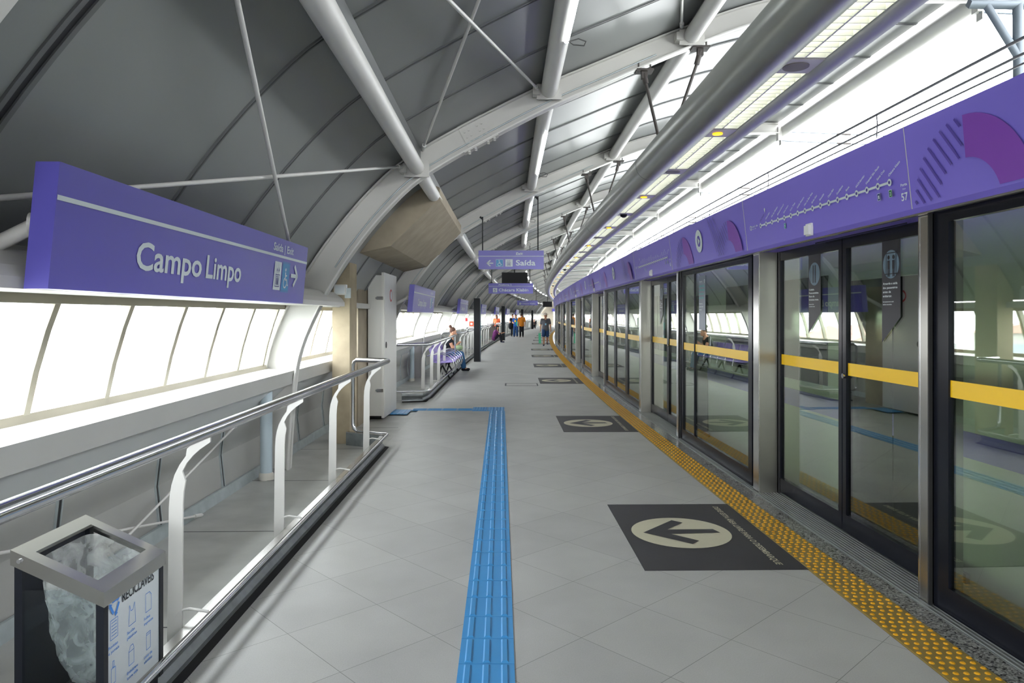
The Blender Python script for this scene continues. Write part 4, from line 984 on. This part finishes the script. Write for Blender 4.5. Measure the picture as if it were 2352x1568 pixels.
lp = part('label_panel', MB().box(Wb-.016, Wb-.012, .035, Lb-.035, .12, .60), 'bin_label', t)
fl = lambda a, b: (Wb-.009, a, b)
g = G().text('RECICLÁVEIS', .135, .508, .036, .235); gpart('lettering', g, 'bin_dark', lp, fn=fl)
g = G()
for a in (90, 210, 330):
    r0 = math.radians(a); cx, cz = .085, .515; g.line((cx+.028*math.cos(r0+.7), cz+.028*math.sin(r0+.7)), (cx+.028*math.cos(r0-.7), cz+.028*math.sin(r0-.7)), .012)
    ex, ez = cx+.028*math.cos(r0-.7), cz+.028*math.sin(r0-.7); g.poly([(ex+.012*math.cos(r0), ez+.012*math.sin(r0)), (ex-.012*math.cos(r0), ez-.012*math.sin(r0)), (ex+.016*math.sin(r0), ez-.016*math.cos(r0))])
rowz = [(.375, .375, .375), (.22, .22, .22)]; tl = [['Revistas', 'e jornais'], ['Sacolas', 'plásticas'], ['Folhas', 'impressas'], ['Garrafas', 'PET'], ['Embalagens', 'longa vida'], ['Latas de', 'alumínio']]
for r in range(2):
    for q in range(3):
        x = .055+q*.125; z = .395-.155*r; k = r*3+q
        if k == 0: g.frame(x, x+.05, z, z+.075, .0025); [g.line((x+.008, z+.015+.012*j), (x+.042, z+.015+.012*j), .0025) for j in range(5)]
        elif k == 1: [g.line(a, b, .0025) for a, b in zip([(x, z), (x+.05, z), (x+.042, z+.08), (x+.03, z+.055), (x+.015, z+.055), (x+.006, z+.08)], [(x+.05, z), (x+.042, z+.08), (x+.03, z+.055), (x+.015, z+.055), (x+.006, z+.08), (x, z)])]
        elif k == 2: [g.line(a, b, .0025) for a, b in zip([(x, z), (x+.045, z), (x+.045, z+.06), (x+.03, z+.075), (x, z+.075)], [(x+.045, z), (x+.045, z+.06), (x+.03, z+.075), (x, z+.075), (x, z)])]
        elif k == 3: g.frame(x+.005, x+.035, z-.01, z+.05, .0025).frame(x+.014, x+.026, z+.05, z+.075, .0025)
        elif k == 4: g.frame(x, x+.038, z, z+.055, .0025); g.line((x, z+.055), (x+.012, z+.075), .0025); g.line((x+.038, z+.055), (x+.03, z+.075), .0025); g.line((x+.012, z+.075), (x+.03, z+.075), .0025)
        else: g.frame(x+.004, x+.038, z, z+.07, .0025).line((x+.006, z+.06), (x+.036, z+.06), .002)
        gt = G()
        for j, s_ in enumerate(tl[k]): gt.text(s_, x-.012, z-.028-.02*j-(.01 if k == 3 else 0), .011, .0078*len(s_))
        gpart('caption', gt, 'bin_blue', lp, fn=fl); gpart('pictogram', g, 'bin_blue', lp, fn=fl); g = G()
g = G()
gpart('round_mark', G().ring(.19, .142, .014, .026, n=20).line((.18, .13), (.2, .15), .006), 'bin_dark', lp, fn=fl)
# the bag: crumpled film hanging inside
m = MB(); n = 40; rows = 16; vs = []
for j in range(rows+1):
    f = j/rows
    for k in range(n):
        a = 2*PI*k/n; sx = abs(math.cos(a))**.35*(1 if math.cos(a) > 0 else -1); sy = abs(math.sin(a))**.35*(1 if math.sin(a) > 0 else -1)
        taper = 1-.40*f**2.2-.12*max(0, f-.85)/.15*3; wr = .010*math.sin(7*a+9*f)+.008*math.sin(13*a-14*f)+random.uniform(-.004, .004)
        x = Wb/2+.01+(Wb/2-.045)*sx*taper+wr*f**.3*math.cos(a)+.03*f; y = Lb/2+(Lb/2-.045)*sy*taper+wr*f**.3*math.sin(a)+.03*f
        z = (zt(x)-.03)*(1-f)+.15*f+.012*math.sin(5*a)*f; vs.append((x, y, z))
fs = [(j*n+k, j*n+(k+1) % n, (j+1)*n+(k+1) % n, (j+1)*n+k) for j in range(rows) for k in range(n)]+[tuple(rows*n+k for k in range(n))]
m.add(vs, fs, True)
b_ = solo('bin_bag', MB().add([(p[0]+bx0, p[1]+by0, p[2]) for p in m.v], m.f, True), 'film', 'clear crumpled plastic bag hanging inside the recycling bin', 'bag')

# ------------------------------------------------------------------ bench with purple seats
t = thing('bench', 'row of purple metal seats with chrome arm loops behind the railing', 'bench', P(-1.88, 17.2, 0)); 
n = 6; sw = .57
for k in range(n):
    y = k*sw; s_ = MB()
    for j in range(4):
        a = -.03+j*.125; s_.hexa([(a+.0, y+.02, .42+.012*abs(j-1.5)), (a+.115, y+.02, .42+.012*abs(j-.5)), (a+.115, y+sw-.04, .42+.012*abs(j-.5)), (a, y+sw-.04, .42+.012*abs(j-1.5))], [(a, y+.02, .435+.012*abs(j-1.5)), (a+.115, y+.02, .435+.012*abs(j-.5)), (a+.115, y+sw-.04, .435+.012*abs(j-.5)), (a, y+sw-.04, .435+.012*abs(j-1.5))])
    part('seat', s_, 'seat_purple', t)
    b_ = MB()
    for j in range(3):
        ya, yb = y+.02+j*(sw-.06)/3, y+.02+(j+1)*(sw-.06)/3-.008
        b_.hexa([(-.05, ya, .44), (-.05, yb, .44), (-.17, yb, .83), (-.17, ya, .83)], [(-.065, ya, .44), (-.065, yb, .44), (-.185, yb, .83), (-.185, ya, .83)])
    part('backrest', b_, 'seat_purple', t)
for k in range(n+1):
    y = k*sw; part('armrest', MB().tube([(-.10, y-.01, .62), (.10, y-.01, .66), (.30, y-.01, .62), (.43, y-.01, .50), (.47, y-.01, .34), (.42, y-.01, .20)], .014, 8), 'chrome', t)
part('beam', MB().tube([(.12, -.05, .37), (.12, n*sw, .37)], .03, 8).tube([(-.20, -.1, .60), (-.14, n*sw+.05, .60)], .018, 8), 'chrome', t)
for k in (.4, 1.7, 3.0): part('leg', MB().tube([(.12, k, .36), (.0, k, -.02)], .022, 8).tube([(.12, k, .36), (.34, k, -.02)], .022, 8), 'black_satin', t)

# ------------------------------------------------------------------ people
def remesh(mb, name, mt, voxel, parent):
    o = part(name, mb, mt); md = o.modifiers.new('r', 'REMESH'); md.mode = 'VOXEL'; md.voxel_size = voxel; md.use_smooth_shade = True
    ms = o.modifiers.new('s', 'SMOOTH'); ms.iterations = 2; ms.factor = .4
    dg = bpy.context.evaluated_depsgraph_get(); dg.update(); me = bpy.data.meshes.new_from_object(o.evaluated_get(dg)); old = o.data
    o.modifiers.clear(); o.data = me; bpy.data.meshes.remove(old)
    if not me.materials: me.materials.append(MATS[mt])
    for p in me.polygons: p.use_smooth = True
    o.parent = parent; return o
def limb(mb, pts, n=10):
    for (p, r), (q, s) in zip(pts, pts[1:]): mb.tube([p, q], [r, s], n)
    for p, r in pts: mb.ball(p, r*.995, 10, 7)
def hand(mb, wr, fwd, side, curl=.4, s=1.):
    wr = Vector(wr); fwd = Vector(fwd).normalized(); side = Vector(side); side = (side-fwd*side.dot(fwd)).normalized(); up = fwd.cross(side)
    palm = wr+fwd*.05; limb(mb, [(wr, .024), (palm, .030), (wr+fwd*.085, .028)])
    for i, (o_, l) in enumerate(((-.027, .068), (-.009, .078), (.010, .074), (.027, .058))):
        b = wr+fwd*.085+side*o_; a1 = b+fwd*l*.5*math.cos(curl)+up*l*.5*math.sin(curl); a2 = a1+fwd*l*.5*math.cos(2*curl)+up*l*.5*math.sin(2*curl); limb(mb, [(b, .0105), (a1, .0095), (a2, .0085)], 6)
    b = wr+fwd*.03-side*.024; limb(mb, [(b, .012), (b-side*.022+fwd*.028+up*.01, .011), (b-side*.026+fwd*.055+up*.018, .009)], 6)
def V(*a): return Vector(a)
def person(lab, loc, rotz, J, body, garments, skin='skin', hair='hair', hairstyle='short', group=None, scale=1., extra=None, hat=None, look=(0, 1, 0)):
    t = thing('person', lab, 'person', loc, rotz, group); t.scale = (scale,)*3
    b = MB(); pel, che, nk, hd_ = J['pelvis'], J['chest'], J['neck'], J['head']
    limb(b, [(pel, .125), ((pel+che)/2, .112), (che, .125), (che+(nk-che)*.6, .10)], 12); limb(b, [(che+(nk-che)*.6, .07), (nk, .056), (hd_+V(0, -.01, -.06), .055)])
    b.ball(tuple(pel+V(.045, 0, -.03)), .095); b.ball(tuple(pel+V(-.045, 0, -.03)), .095)
    b.ball(tuple(hd_), .1, 16, 12, (.80, .98, 1.16)); f = Vector(look)
    lk = f.normalized(); sd = lk.cross(V(0, 0, 1)).normalized()
    limb(b, [(hd_+lk*.085+V(0, 0, .01), .011), (hd_+lk*.112+V(0, 0, -.022), .014)], 6)           # nose
    limb(b, [(hd_+lk*.055+V(0, 0, -.085), .035), (hd_+lk*.04+V(0, 0, -.06), .05)], 8)            # chin
    for s_ in (-1, 1): b.ball(tuple(hd_+sd*.082*s_+V(0, 0, -.01)), .025, 8, 6, (.6, .8, 1.2))     # ears
    for s_, k in ((-1, 'l'), (1, 'r')):
        sh, el, wr = J['sh'+k], J['el'+k], J['wr'+k]; limb(b, [(che+V(0, 0, .05), .08), (sh, .060), (el, .043), ((el+wr)/2, .041), (wr, .027)])
        fw = (J['ha'+k] if 'ha'+k in J else (wr-el)); hand(b, wr, fw, (0, 1, 0) if abs(fw.normalized().y) < .8 else (1, 0, 0), .35)
        hp_, kn, an, to = J['hi'+k], J['kn'+k], J['an'+k], J['to'+k]; limb(b, [(hp_, .083), (kn, .055), (kn+(an-kn)*.3, .056), (an, .038)]); limb(b, [(an, .04), (an+V(0, -.03, -.03), .038), (to, .032)])
    remesh(b, 'body', skin, .009, t)
    face = MB()
    for s_ in (-1, 1): face.ball(tuple(hd_+lk*.092+sd*.033*s_+V(0, 0, .012)), .009, 6, 5)
    part('eyes', face, 'hair', t); part('mouth', MB().tube([hd_+lk*.098+sd*.022+V(0, 0, -.052), hd_+lk*.104+V(0, 0, -.054), hd_+lk*.098-sd*.022+V(0, 0, -.052)], .005, 5), 'red', t)
    h = MB(); h.ball(tuple(hd_-lk*.018+V(0, 0, .032)), .105, 16, 10, (.84, .94, 1.02))
    if hairstyle == 'bun': h.ball(tuple(hd_-lk*.09+V(0, 0, .13)), .05)
    if hairstyle == 'long': limb(h, [(hd_-lk*.05, .085), (hd_-lk*.08+V(0, 0, -.15), .085), (hd_-lk*.10+V(0, 0, -.30), .06)])
    if hat != 'none' or True: remesh(h, 'hair', hair, .012, t)
    for nm, mt_, pieces in garments:
        gm = MB()
        for pc in pieces: limb(gm, [(J[k] if isinstance(k, str) else k, r) for k, r in pc], 12)
        remesh(gm, nm, mt_, .012, t)
    if extra: extra(t, J)
    return t
def stand(step=0., armsw=0.):
    J = dict(pelvis=V(0, 0, .95), chest=V(0, 0, 1.27), neck=V(0, 0, 1.47), head=V(0, .01, 1.60))
    for s_, k in ((-1, 'l'), (1, 'r')):
        st = step*s_
        J['sh'+k] = V(.19*s_, 0, 1.39); J['el'+k] = V(.25*s_, -.02-armsw*s_, 1.12); J['wr'+k] = V(.26*s_, .08-armsw*2*s_, .88)
        J['hi'+k] = V(.09*s_, 0, .90); J['kn'+k] = V(.10*s_, .03+st*.5, .50); J['an'+k] = V(.10*s_, -.02+st, .09); J['to'+k] = V(.115*s_, .12+st, .035)
    return J
J_ = stand()
def shirt(J, r=.01, sleeve=.55, mt_='grey_cloth', nm='shirt'):
    up = (J['chest']-J['pelvis']).normalized(); ox = V(.072, 0, 0)
    pcs = [[(J['pelvis']-up*.075+ox*q, .106+r), ((J['pelvis']+J['chest'])/2+ox*q*.9, .100+r), (J['chest']+ox*q, .110+r), (J['chest']+(J['neck']-J['chest'])*.62, .072+r)] for q in (-1, 1)]
    pcs.append([(J['pelvis']-up*.06, .122+r), ((J['pelvis']+J['chest'])/2, .124+r), (J['chest'], .138+r), (J['chest']+(J['neck']-J['chest'])*.62, .085+r)])
    for k in 'lr': pcs.append([(J['chest']+V(0, 0, .06), .085+r), ('sh'+k, .058+r), (J['sh'+k]+(J['el'+k]-J['sh'+k])*sleeve, .052+r)]) if sleeve <= 1 else pcs.append([(J['chest']+V(0, 0, .05), .09+r), ('sh'+k, .070+r), ('el'+k, .055+r), (J['wr'+k]+(J['el'+k]-J['wr'+k])*.15, .040+r)])
    return (nm, mt_, pcs)
def pants(J, to=1., mt_='jeans', nm='trousers', r=.012, leg=.062):
    pcs = [[(J['pelvis']+V(-.05, 0, -.03), .092+r), (J['pelvis']+V(.05, 0, -.03), .092+r)]]
    for k in 'lr':
        l = [('hi'+k, .088+r), (J['kn'+k]+V(0, 0, .0), leg+.004+r)]
        if to > .5: l.append((J['an'+k]+(J['kn'+k]-J['an'+k])*.08, leg-.005+r))
        else: l = [('hi'+k, .088+r), (J['kn'+k]+(J['hi'+k]-J['kn'+k])*.12, .086+r)]
        pcs.append(l)
    return (nm, mt_, pcs)
def shoes(J, mt_='navy_shoe'): return ('shoes', mt_, [[(J['an'+k]+V(0, 0, -.01), .046), (J['an'+k]+V(0, -.035, -.045), .042), (J['to'+k]+V(0, 0, .0), .036)] for k in 'lr'])
# walking man, facing the camera
J = stand(.16, .06); J['anl'] += V(0, -.04, .10); J['tol'] += V(0, -.05, .06)
def ex_walk(t, J):
    hm = MB(); hm.ball(tuple(J['head']+V(0, 0, .07)), .108, 16, 8, (.9, 1, .8)); hm.disc(tuple(J['head']+V(0, .02, .065)), .155, 'z', 24, .012); part('hat', hm, 'straw', t)
    part('lanyard', MB().tube([(-.07, .10, 1.45), (-.04, .165, 1.33), (0, .172, 1.20)], .006, 5).tube([(.07, .10, 1.45), (.04, .165, 1.33), (0, .172, 1.20)], .006, 5), 'black_cloth', t); part('badge', MB().box(-.035, .035, .172, .18, 1.10, 1.20), 'card', t)
person('man in grey shirt, blue shorts and pale hat walking towards the camera', P(1.76-c(36.8), 36.8, 0), PI, J, None, [shirt(J, .012, .75, 'grey_cloth'), pants(J, 0, 'blue_cloth', 'shorts'), shoes(J)], extra=ex_walk, scale=.99)
wx = 1.76+.26; 
solo('shopping_bag', MB().hexa([(1.76-.36, 36.55, .14), (1.76-.24, 36.55, .14), (1.76-.24, 36.75, .14), (1.76-.36, 36.75, .14)], [(1.76-.38, 36.6, .66), (1.76-.26, 36.6, .66), (1.76-.26, 36.7, .66), (1.76-.38, 36.7, .66)]).tube([(1.76-.36, 36.65, .66), (1.76-.29, 36.65, .80), (1.76-.27, 36.65, .66)], .008, 6), 'mint', 'mint green carrier bag held by the walking man', 'bag')
# man in orange shirt, back to camera
J = stand(.02)
person('man in orange shirt and black trousers standing with his back to the camera', (.70, 51.3, 0), .15, J, None, [shirt(J, .018, .8, 'orange_cloth'), pants(J, 1, 'black_cloth'), shoes(J, 'black_cloth')])
J = stand(.03); J['wrr'] = V(.12, .20, 1.08); J['elr'] = V(.25, .02, 1.10)
def ex_blue(t, J): part('shirt_print', MB().disc((0, .176, 1.22), .08, 'y', 16, .01), 'yellow_band', t)
person('woman in blue printed shirt and jeans facing the orange shirted man', (.28, 52.2, 0), PI-.25, J, None, [shirt(J, .012, .6, 'shirt_blue'), pants(J, 1, 'jeans_dark', leg=.075), shoes(J, 'black_cloth')], hair='hair', hairstyle='long', scale=.96, extra=ex_blue)
solo('shoulder_bag', MB().ball((.44, 51.95, .98), .17, 14, 10, (1., .5, 1.1)).tube([(.36, 51.95, 1.1), (.34, 51.95, 1.3), (.3, 52, 1.4)], .01, 6), 'teal_cloth', 'teal bag hanging at the blue shirted woman', 'bag')
J = stand(.02); J['wrl'] = V(-.30, .05, 1.12); J['ell'] = V(-.33, -.04, 1.20)
person('woman in black standing behind the blue shirted woman, at her left in the photo', (.06, 53.4, 0), PI+.4, J, None, [shirt(J, .01, .5, 'black_cloth'), pants(J, 1, 'black_cloth'), shoes(J, 'black_cloth')], hair='hair_brown', hairstyle='bun', scale=.97)
solo('backpack', MB().ball((-.10, 52.4, .80), .20, 14, 10, (.9, .6, 1.25)).tube([(-.1, 52.4, 1.0), (-.06, 52.6, 1.18), (-.02, 52.7, 1.1)], .012, 6), 'black_cloth', 'black backpack held low beside the standing group', 'bag')
J = stand(.0)
person('person in coral top standing behind the railing near the second totem', P(-2.06, 50, 0), PI, J, None, [shirt(J, .01, .5, 'coral_cloth'), pants(J, 1, 'black_cloth'), shoes(J, 'black_cloth')], skin='skin_dark', hairstyle='long', scale=.95)
def sit(seat=.45, lean=0., legf=.42, spread=.10):
    J = dict(pelvis=V(0, 0, seat+.11), chest=V(0, .04+lean, seat+.40), neck=V(0, .07+lean*1.5, seat+.59), head=V(0, .11+lean*1.8, seat+.72))
    for s_, k in ((-1, 'l'), (1, 'r')):
        J['sh'+k] = V(.18*s_, .05+lean, seat+.52); J['el'+k] = V(.22*s_, .16+lean, seat+.28); J['wr'+k] = V(.10*s_, .36+lean, seat+.28)
        J['hi'+k] = V(.09*s_, .04, seat+.08); J['kn'+k] = V(spread*s_, legf, seat+.06); J['an'+k] = V(spread*s_, legf+.02, .09 if seat > .3 else .09); J['to'+k] = V(spread*s_*1.1, legf+.16, .035)
    return J
# woman sitting on the kerb
J = sit(.17, .04, .40, .10)
for k in 'lr': J['kn'+k].z = .50; J['kn'+k].y = .33; J['an'+k].y = .44; J['to'+k].y = .58
J['wrr'] = V(.05, .20, .72); J['elr'] = V(.16, .28, .50); J['har'] = V(0, -.3, 1); J['wrl'] = V(-.15, .52, .56); J['ell'] = V(-.2, .28, .50)
def ex_cap(t, J): part('cap', MB().ball(tuple(J['head']+V(0, -.01, .06)), .112, 14, 8, (.9, 1, .75)).box(-.06, .06, J['head'].y+.07, J['head'].y+.19, J['head'].z+.04, J['head'].z+.055), 'black_cloth', t)
person('woman in purple patterned blouse and dark cap sitting on the kerb', P(-1.60, 41.5, 0), -PI/2+.1, J, None, [shirt(J, .016, .6, 'pattern_cloth', 'blouse'), pants(J, 1, 'black_cloth'), shoes(J, 'navy_shoe')], hairstyle='long', extra=ex_cap)
# woman on the bench
J = sit(.435, .06, .46, .11)
for k in 'lr': J['an'+k].y = .54; J['to'+k].y = .68
J['wrl'] = V(-.08, .34, .78); J['ell'] = V(-.22, .20, .68); J['wrr'] = V(.06, .36, .80); J['elr'] = V(.20, .22, .68)
person('woman with hair bun in black top and jeans bent over on the bench', P(-1.93, 20.3, 0), -PI/2, J, None, [shirt(J, .010, .35, 'black_cloth'), pants(J, 1, 'jeans'), shoes(J, 'black_cloth')], hair='hair_brown', hairstyle='bun', scale=.97, look=(0, .9, -.35))
solo('folded_jacket', MB().ball((-1.58, 20.3, .66), .16, 14, 10, (1.0, 1.5, .6)), 'green_cloth', 'pale green jacket lying on the lap of the woman on the bench', 'jacket')
J = sit(.30, .1, .4)
person('tiny seated figure in black far down the platform by the last totem', P(-1.2, 84, 0), PI, J, None, [shirt(J, .01, 1.2, 'black_cloth'), pants(J, 1, 'black_cloth'), shoes(J, 'black_cloth')])

# ------------------------------------------------------------------ end of the platform
xe = c(105.5)
m = MB().box(xe-2.8, xe-.45, 105.5, 105.8, -.1, 5).box(xe-.45, xe+.15, 105.5, 105.8, 2.15, 5).box(xe+.15, xe+2.3, 105.5, 105.8, -.1, 5); struct('wall_end', m, 'end_wall')
o = bpy.data.objects.new('door_1', None); C.objects.link(o); o.location = (xe-.15, 105.55, 0); o['kind'] = 'structure'
part('door_frame', MB().box(-.29, -.24, -.02, .04, 0, 2.12).box(.24, .29, -.02, .04, 0, 2.12).box(-.24, .24, -.02, .04, 2.07, 2.12).box(-.24, .24, -.02, .04, 0, .08), 'black_frame', o); part('glass_pane', MB().box(-.24, .24, .0, .01, .08, 2.07), 'window_glass', o); part('safety_band', MB().box(-.24, .24, -.012, -.004, 1.15, 1.25), 'yellow_band', o)
solo('end_sign', MB().box(xe-.65, xe+.25, 105.3, 105.4, 2.18, 2.62), 'purple_sign', 'plain purple sign above the glass door at the platform end', 'sign')

# ------------------------------------------------------------------ overhead line and far side of the track
def wire(u, z, r, lab):
    solo('overhead_wire', MB().tube([P(u, Y, z, 'R') for Y in yr(-1, 100, 2.5)], r, 6), 'wire', lab, 'wire', 'overhead wires', recenter=False)
wire(4.02, 3.86, .014, 'upper overhead wire above the train'); wire(4.02, 3.73, .012, 'lower overhead wire above the train'); wire(4.04, 3.66, .009, 'third overhead wire, closest to the far roof tube')
for k in range(6):
    Y = 7.9+3.2*k; x, y, _ = P(4.02, Y, 0, 'R'); solo('wire_dropper', MB().tube([(x, y, 3.86), (x+.01, y, 3.75), (x, y, 3.60)], .008, 5), 'wire', 'one of the short droppers joining the two overhead wires', 'wire', 'wire droppers')
solo('roof_edge_tube', sweep(MB(), circ(7.35, 4.75, .12), YS, smooth=True), 'white_paint', 'long white tube at the far side of the track opening', 'roof tube', recenter=False)
m = MB(); sweep(m, [(7.4, 4.8), (8.6, 4.7), (9.8, 4.1), (10.8, 3.0), (11.2, 1.5), (11.3, 1.5), (10.9, 3.05), (9.85, 4.2), (8.6, 4.8), (7.4, 4.9)], YS); struct('ceiling_far_side', m, 'roof_sheet')
for k in range(1, 14):
    Y = ARCH_Y[k]; ca = c(Y)
    t = thing('tie_rods', ['', 'pair of tie rods crossing the open sky strip, nearest', 'second pair of tie rods crossing the open sky strip'][k] if k < 3 else 'distant pair of tie rods crossing the open sky strip', 'tie rod', (ca+4.9, Y, 4.95), 0, 'tie rods over the track')
    for dz in (0.0, -.17): part('rod', MB().tube([(0, 0, dz+.02), (2.45, 0, dz-.08)], .013, 6), 'gantry', t); part('turnbuckle', MB().tube([(1.05, 0, dz-.025), (1.3, 0, dz-.032)], .02, 6), 'brown_steel', t)
t = thing('catenary_gantry', 'blue grey steel gantry arm with diagonal brace at the top right corner', 'gantry', W(2330, 160, 6.6)); ox, oy, oz = t.location
def gt_(a, b, r): p, q = Vector(W(*a)), Vector(W(*b)); o_ = Vector((ox, oy, oz)); return MB().tube([p-o_, q-o_], r, 4)
part('mast', gt_((2338, 10, 6.6), (2342, 420, 6.6), .055), 'gantry', t); part('diagonal', gt_((2262, 5, 6.6), (2345, 140, 6.6), .045), 'gantry', t); part('arm', gt_((2225, 8, 6.6), (2400, 12, 6.6), .05), 'gantry', t)

# ------------------------------------------------------------------ ground and houses outside the windows
solo('ground', MB().add([(-250, -60, -9), (-6, -60, -9), (-6, 250, -9), (-250, 250, -9)], [(0, 1, 2, 3)]), 'ground_far', kind='structure', recenter=False)
hs = [(-30, 36, 9, 7), (-42, 30, 12, 7.5), (-26, 52, 8, 8), (-50, 60, 14, 9), (-22, 30, 6, 6.5), (-60, 44, 12, 8.5), (-34, 70, 10, 8)]
for i, (x, y, w_, h) in enumerate(hs):
    t = thing('house', 'faint pale house seen through the bright windows', 'building', (x, y, -9), .2*i, 'faint houses outside the windows')
    part('walls', MB().box(-w_/2, w_/2, -3, 3, 0, h), 'far_wall', t); part('roof', MB().prism([(-w_/2-.3, h), (w_/2+.3, h), (0, h+1.6)], -3.3, 3.3), 'far_roof', t)
    for k in range(3): part('window', MB().box(-w_/2+.8+k*(w_-2)/2.5, -w_/2+1.8+k*(w_-2)/2.5, -3.05, -3, h-2.2, h-1.), 'pipe_blue', t)
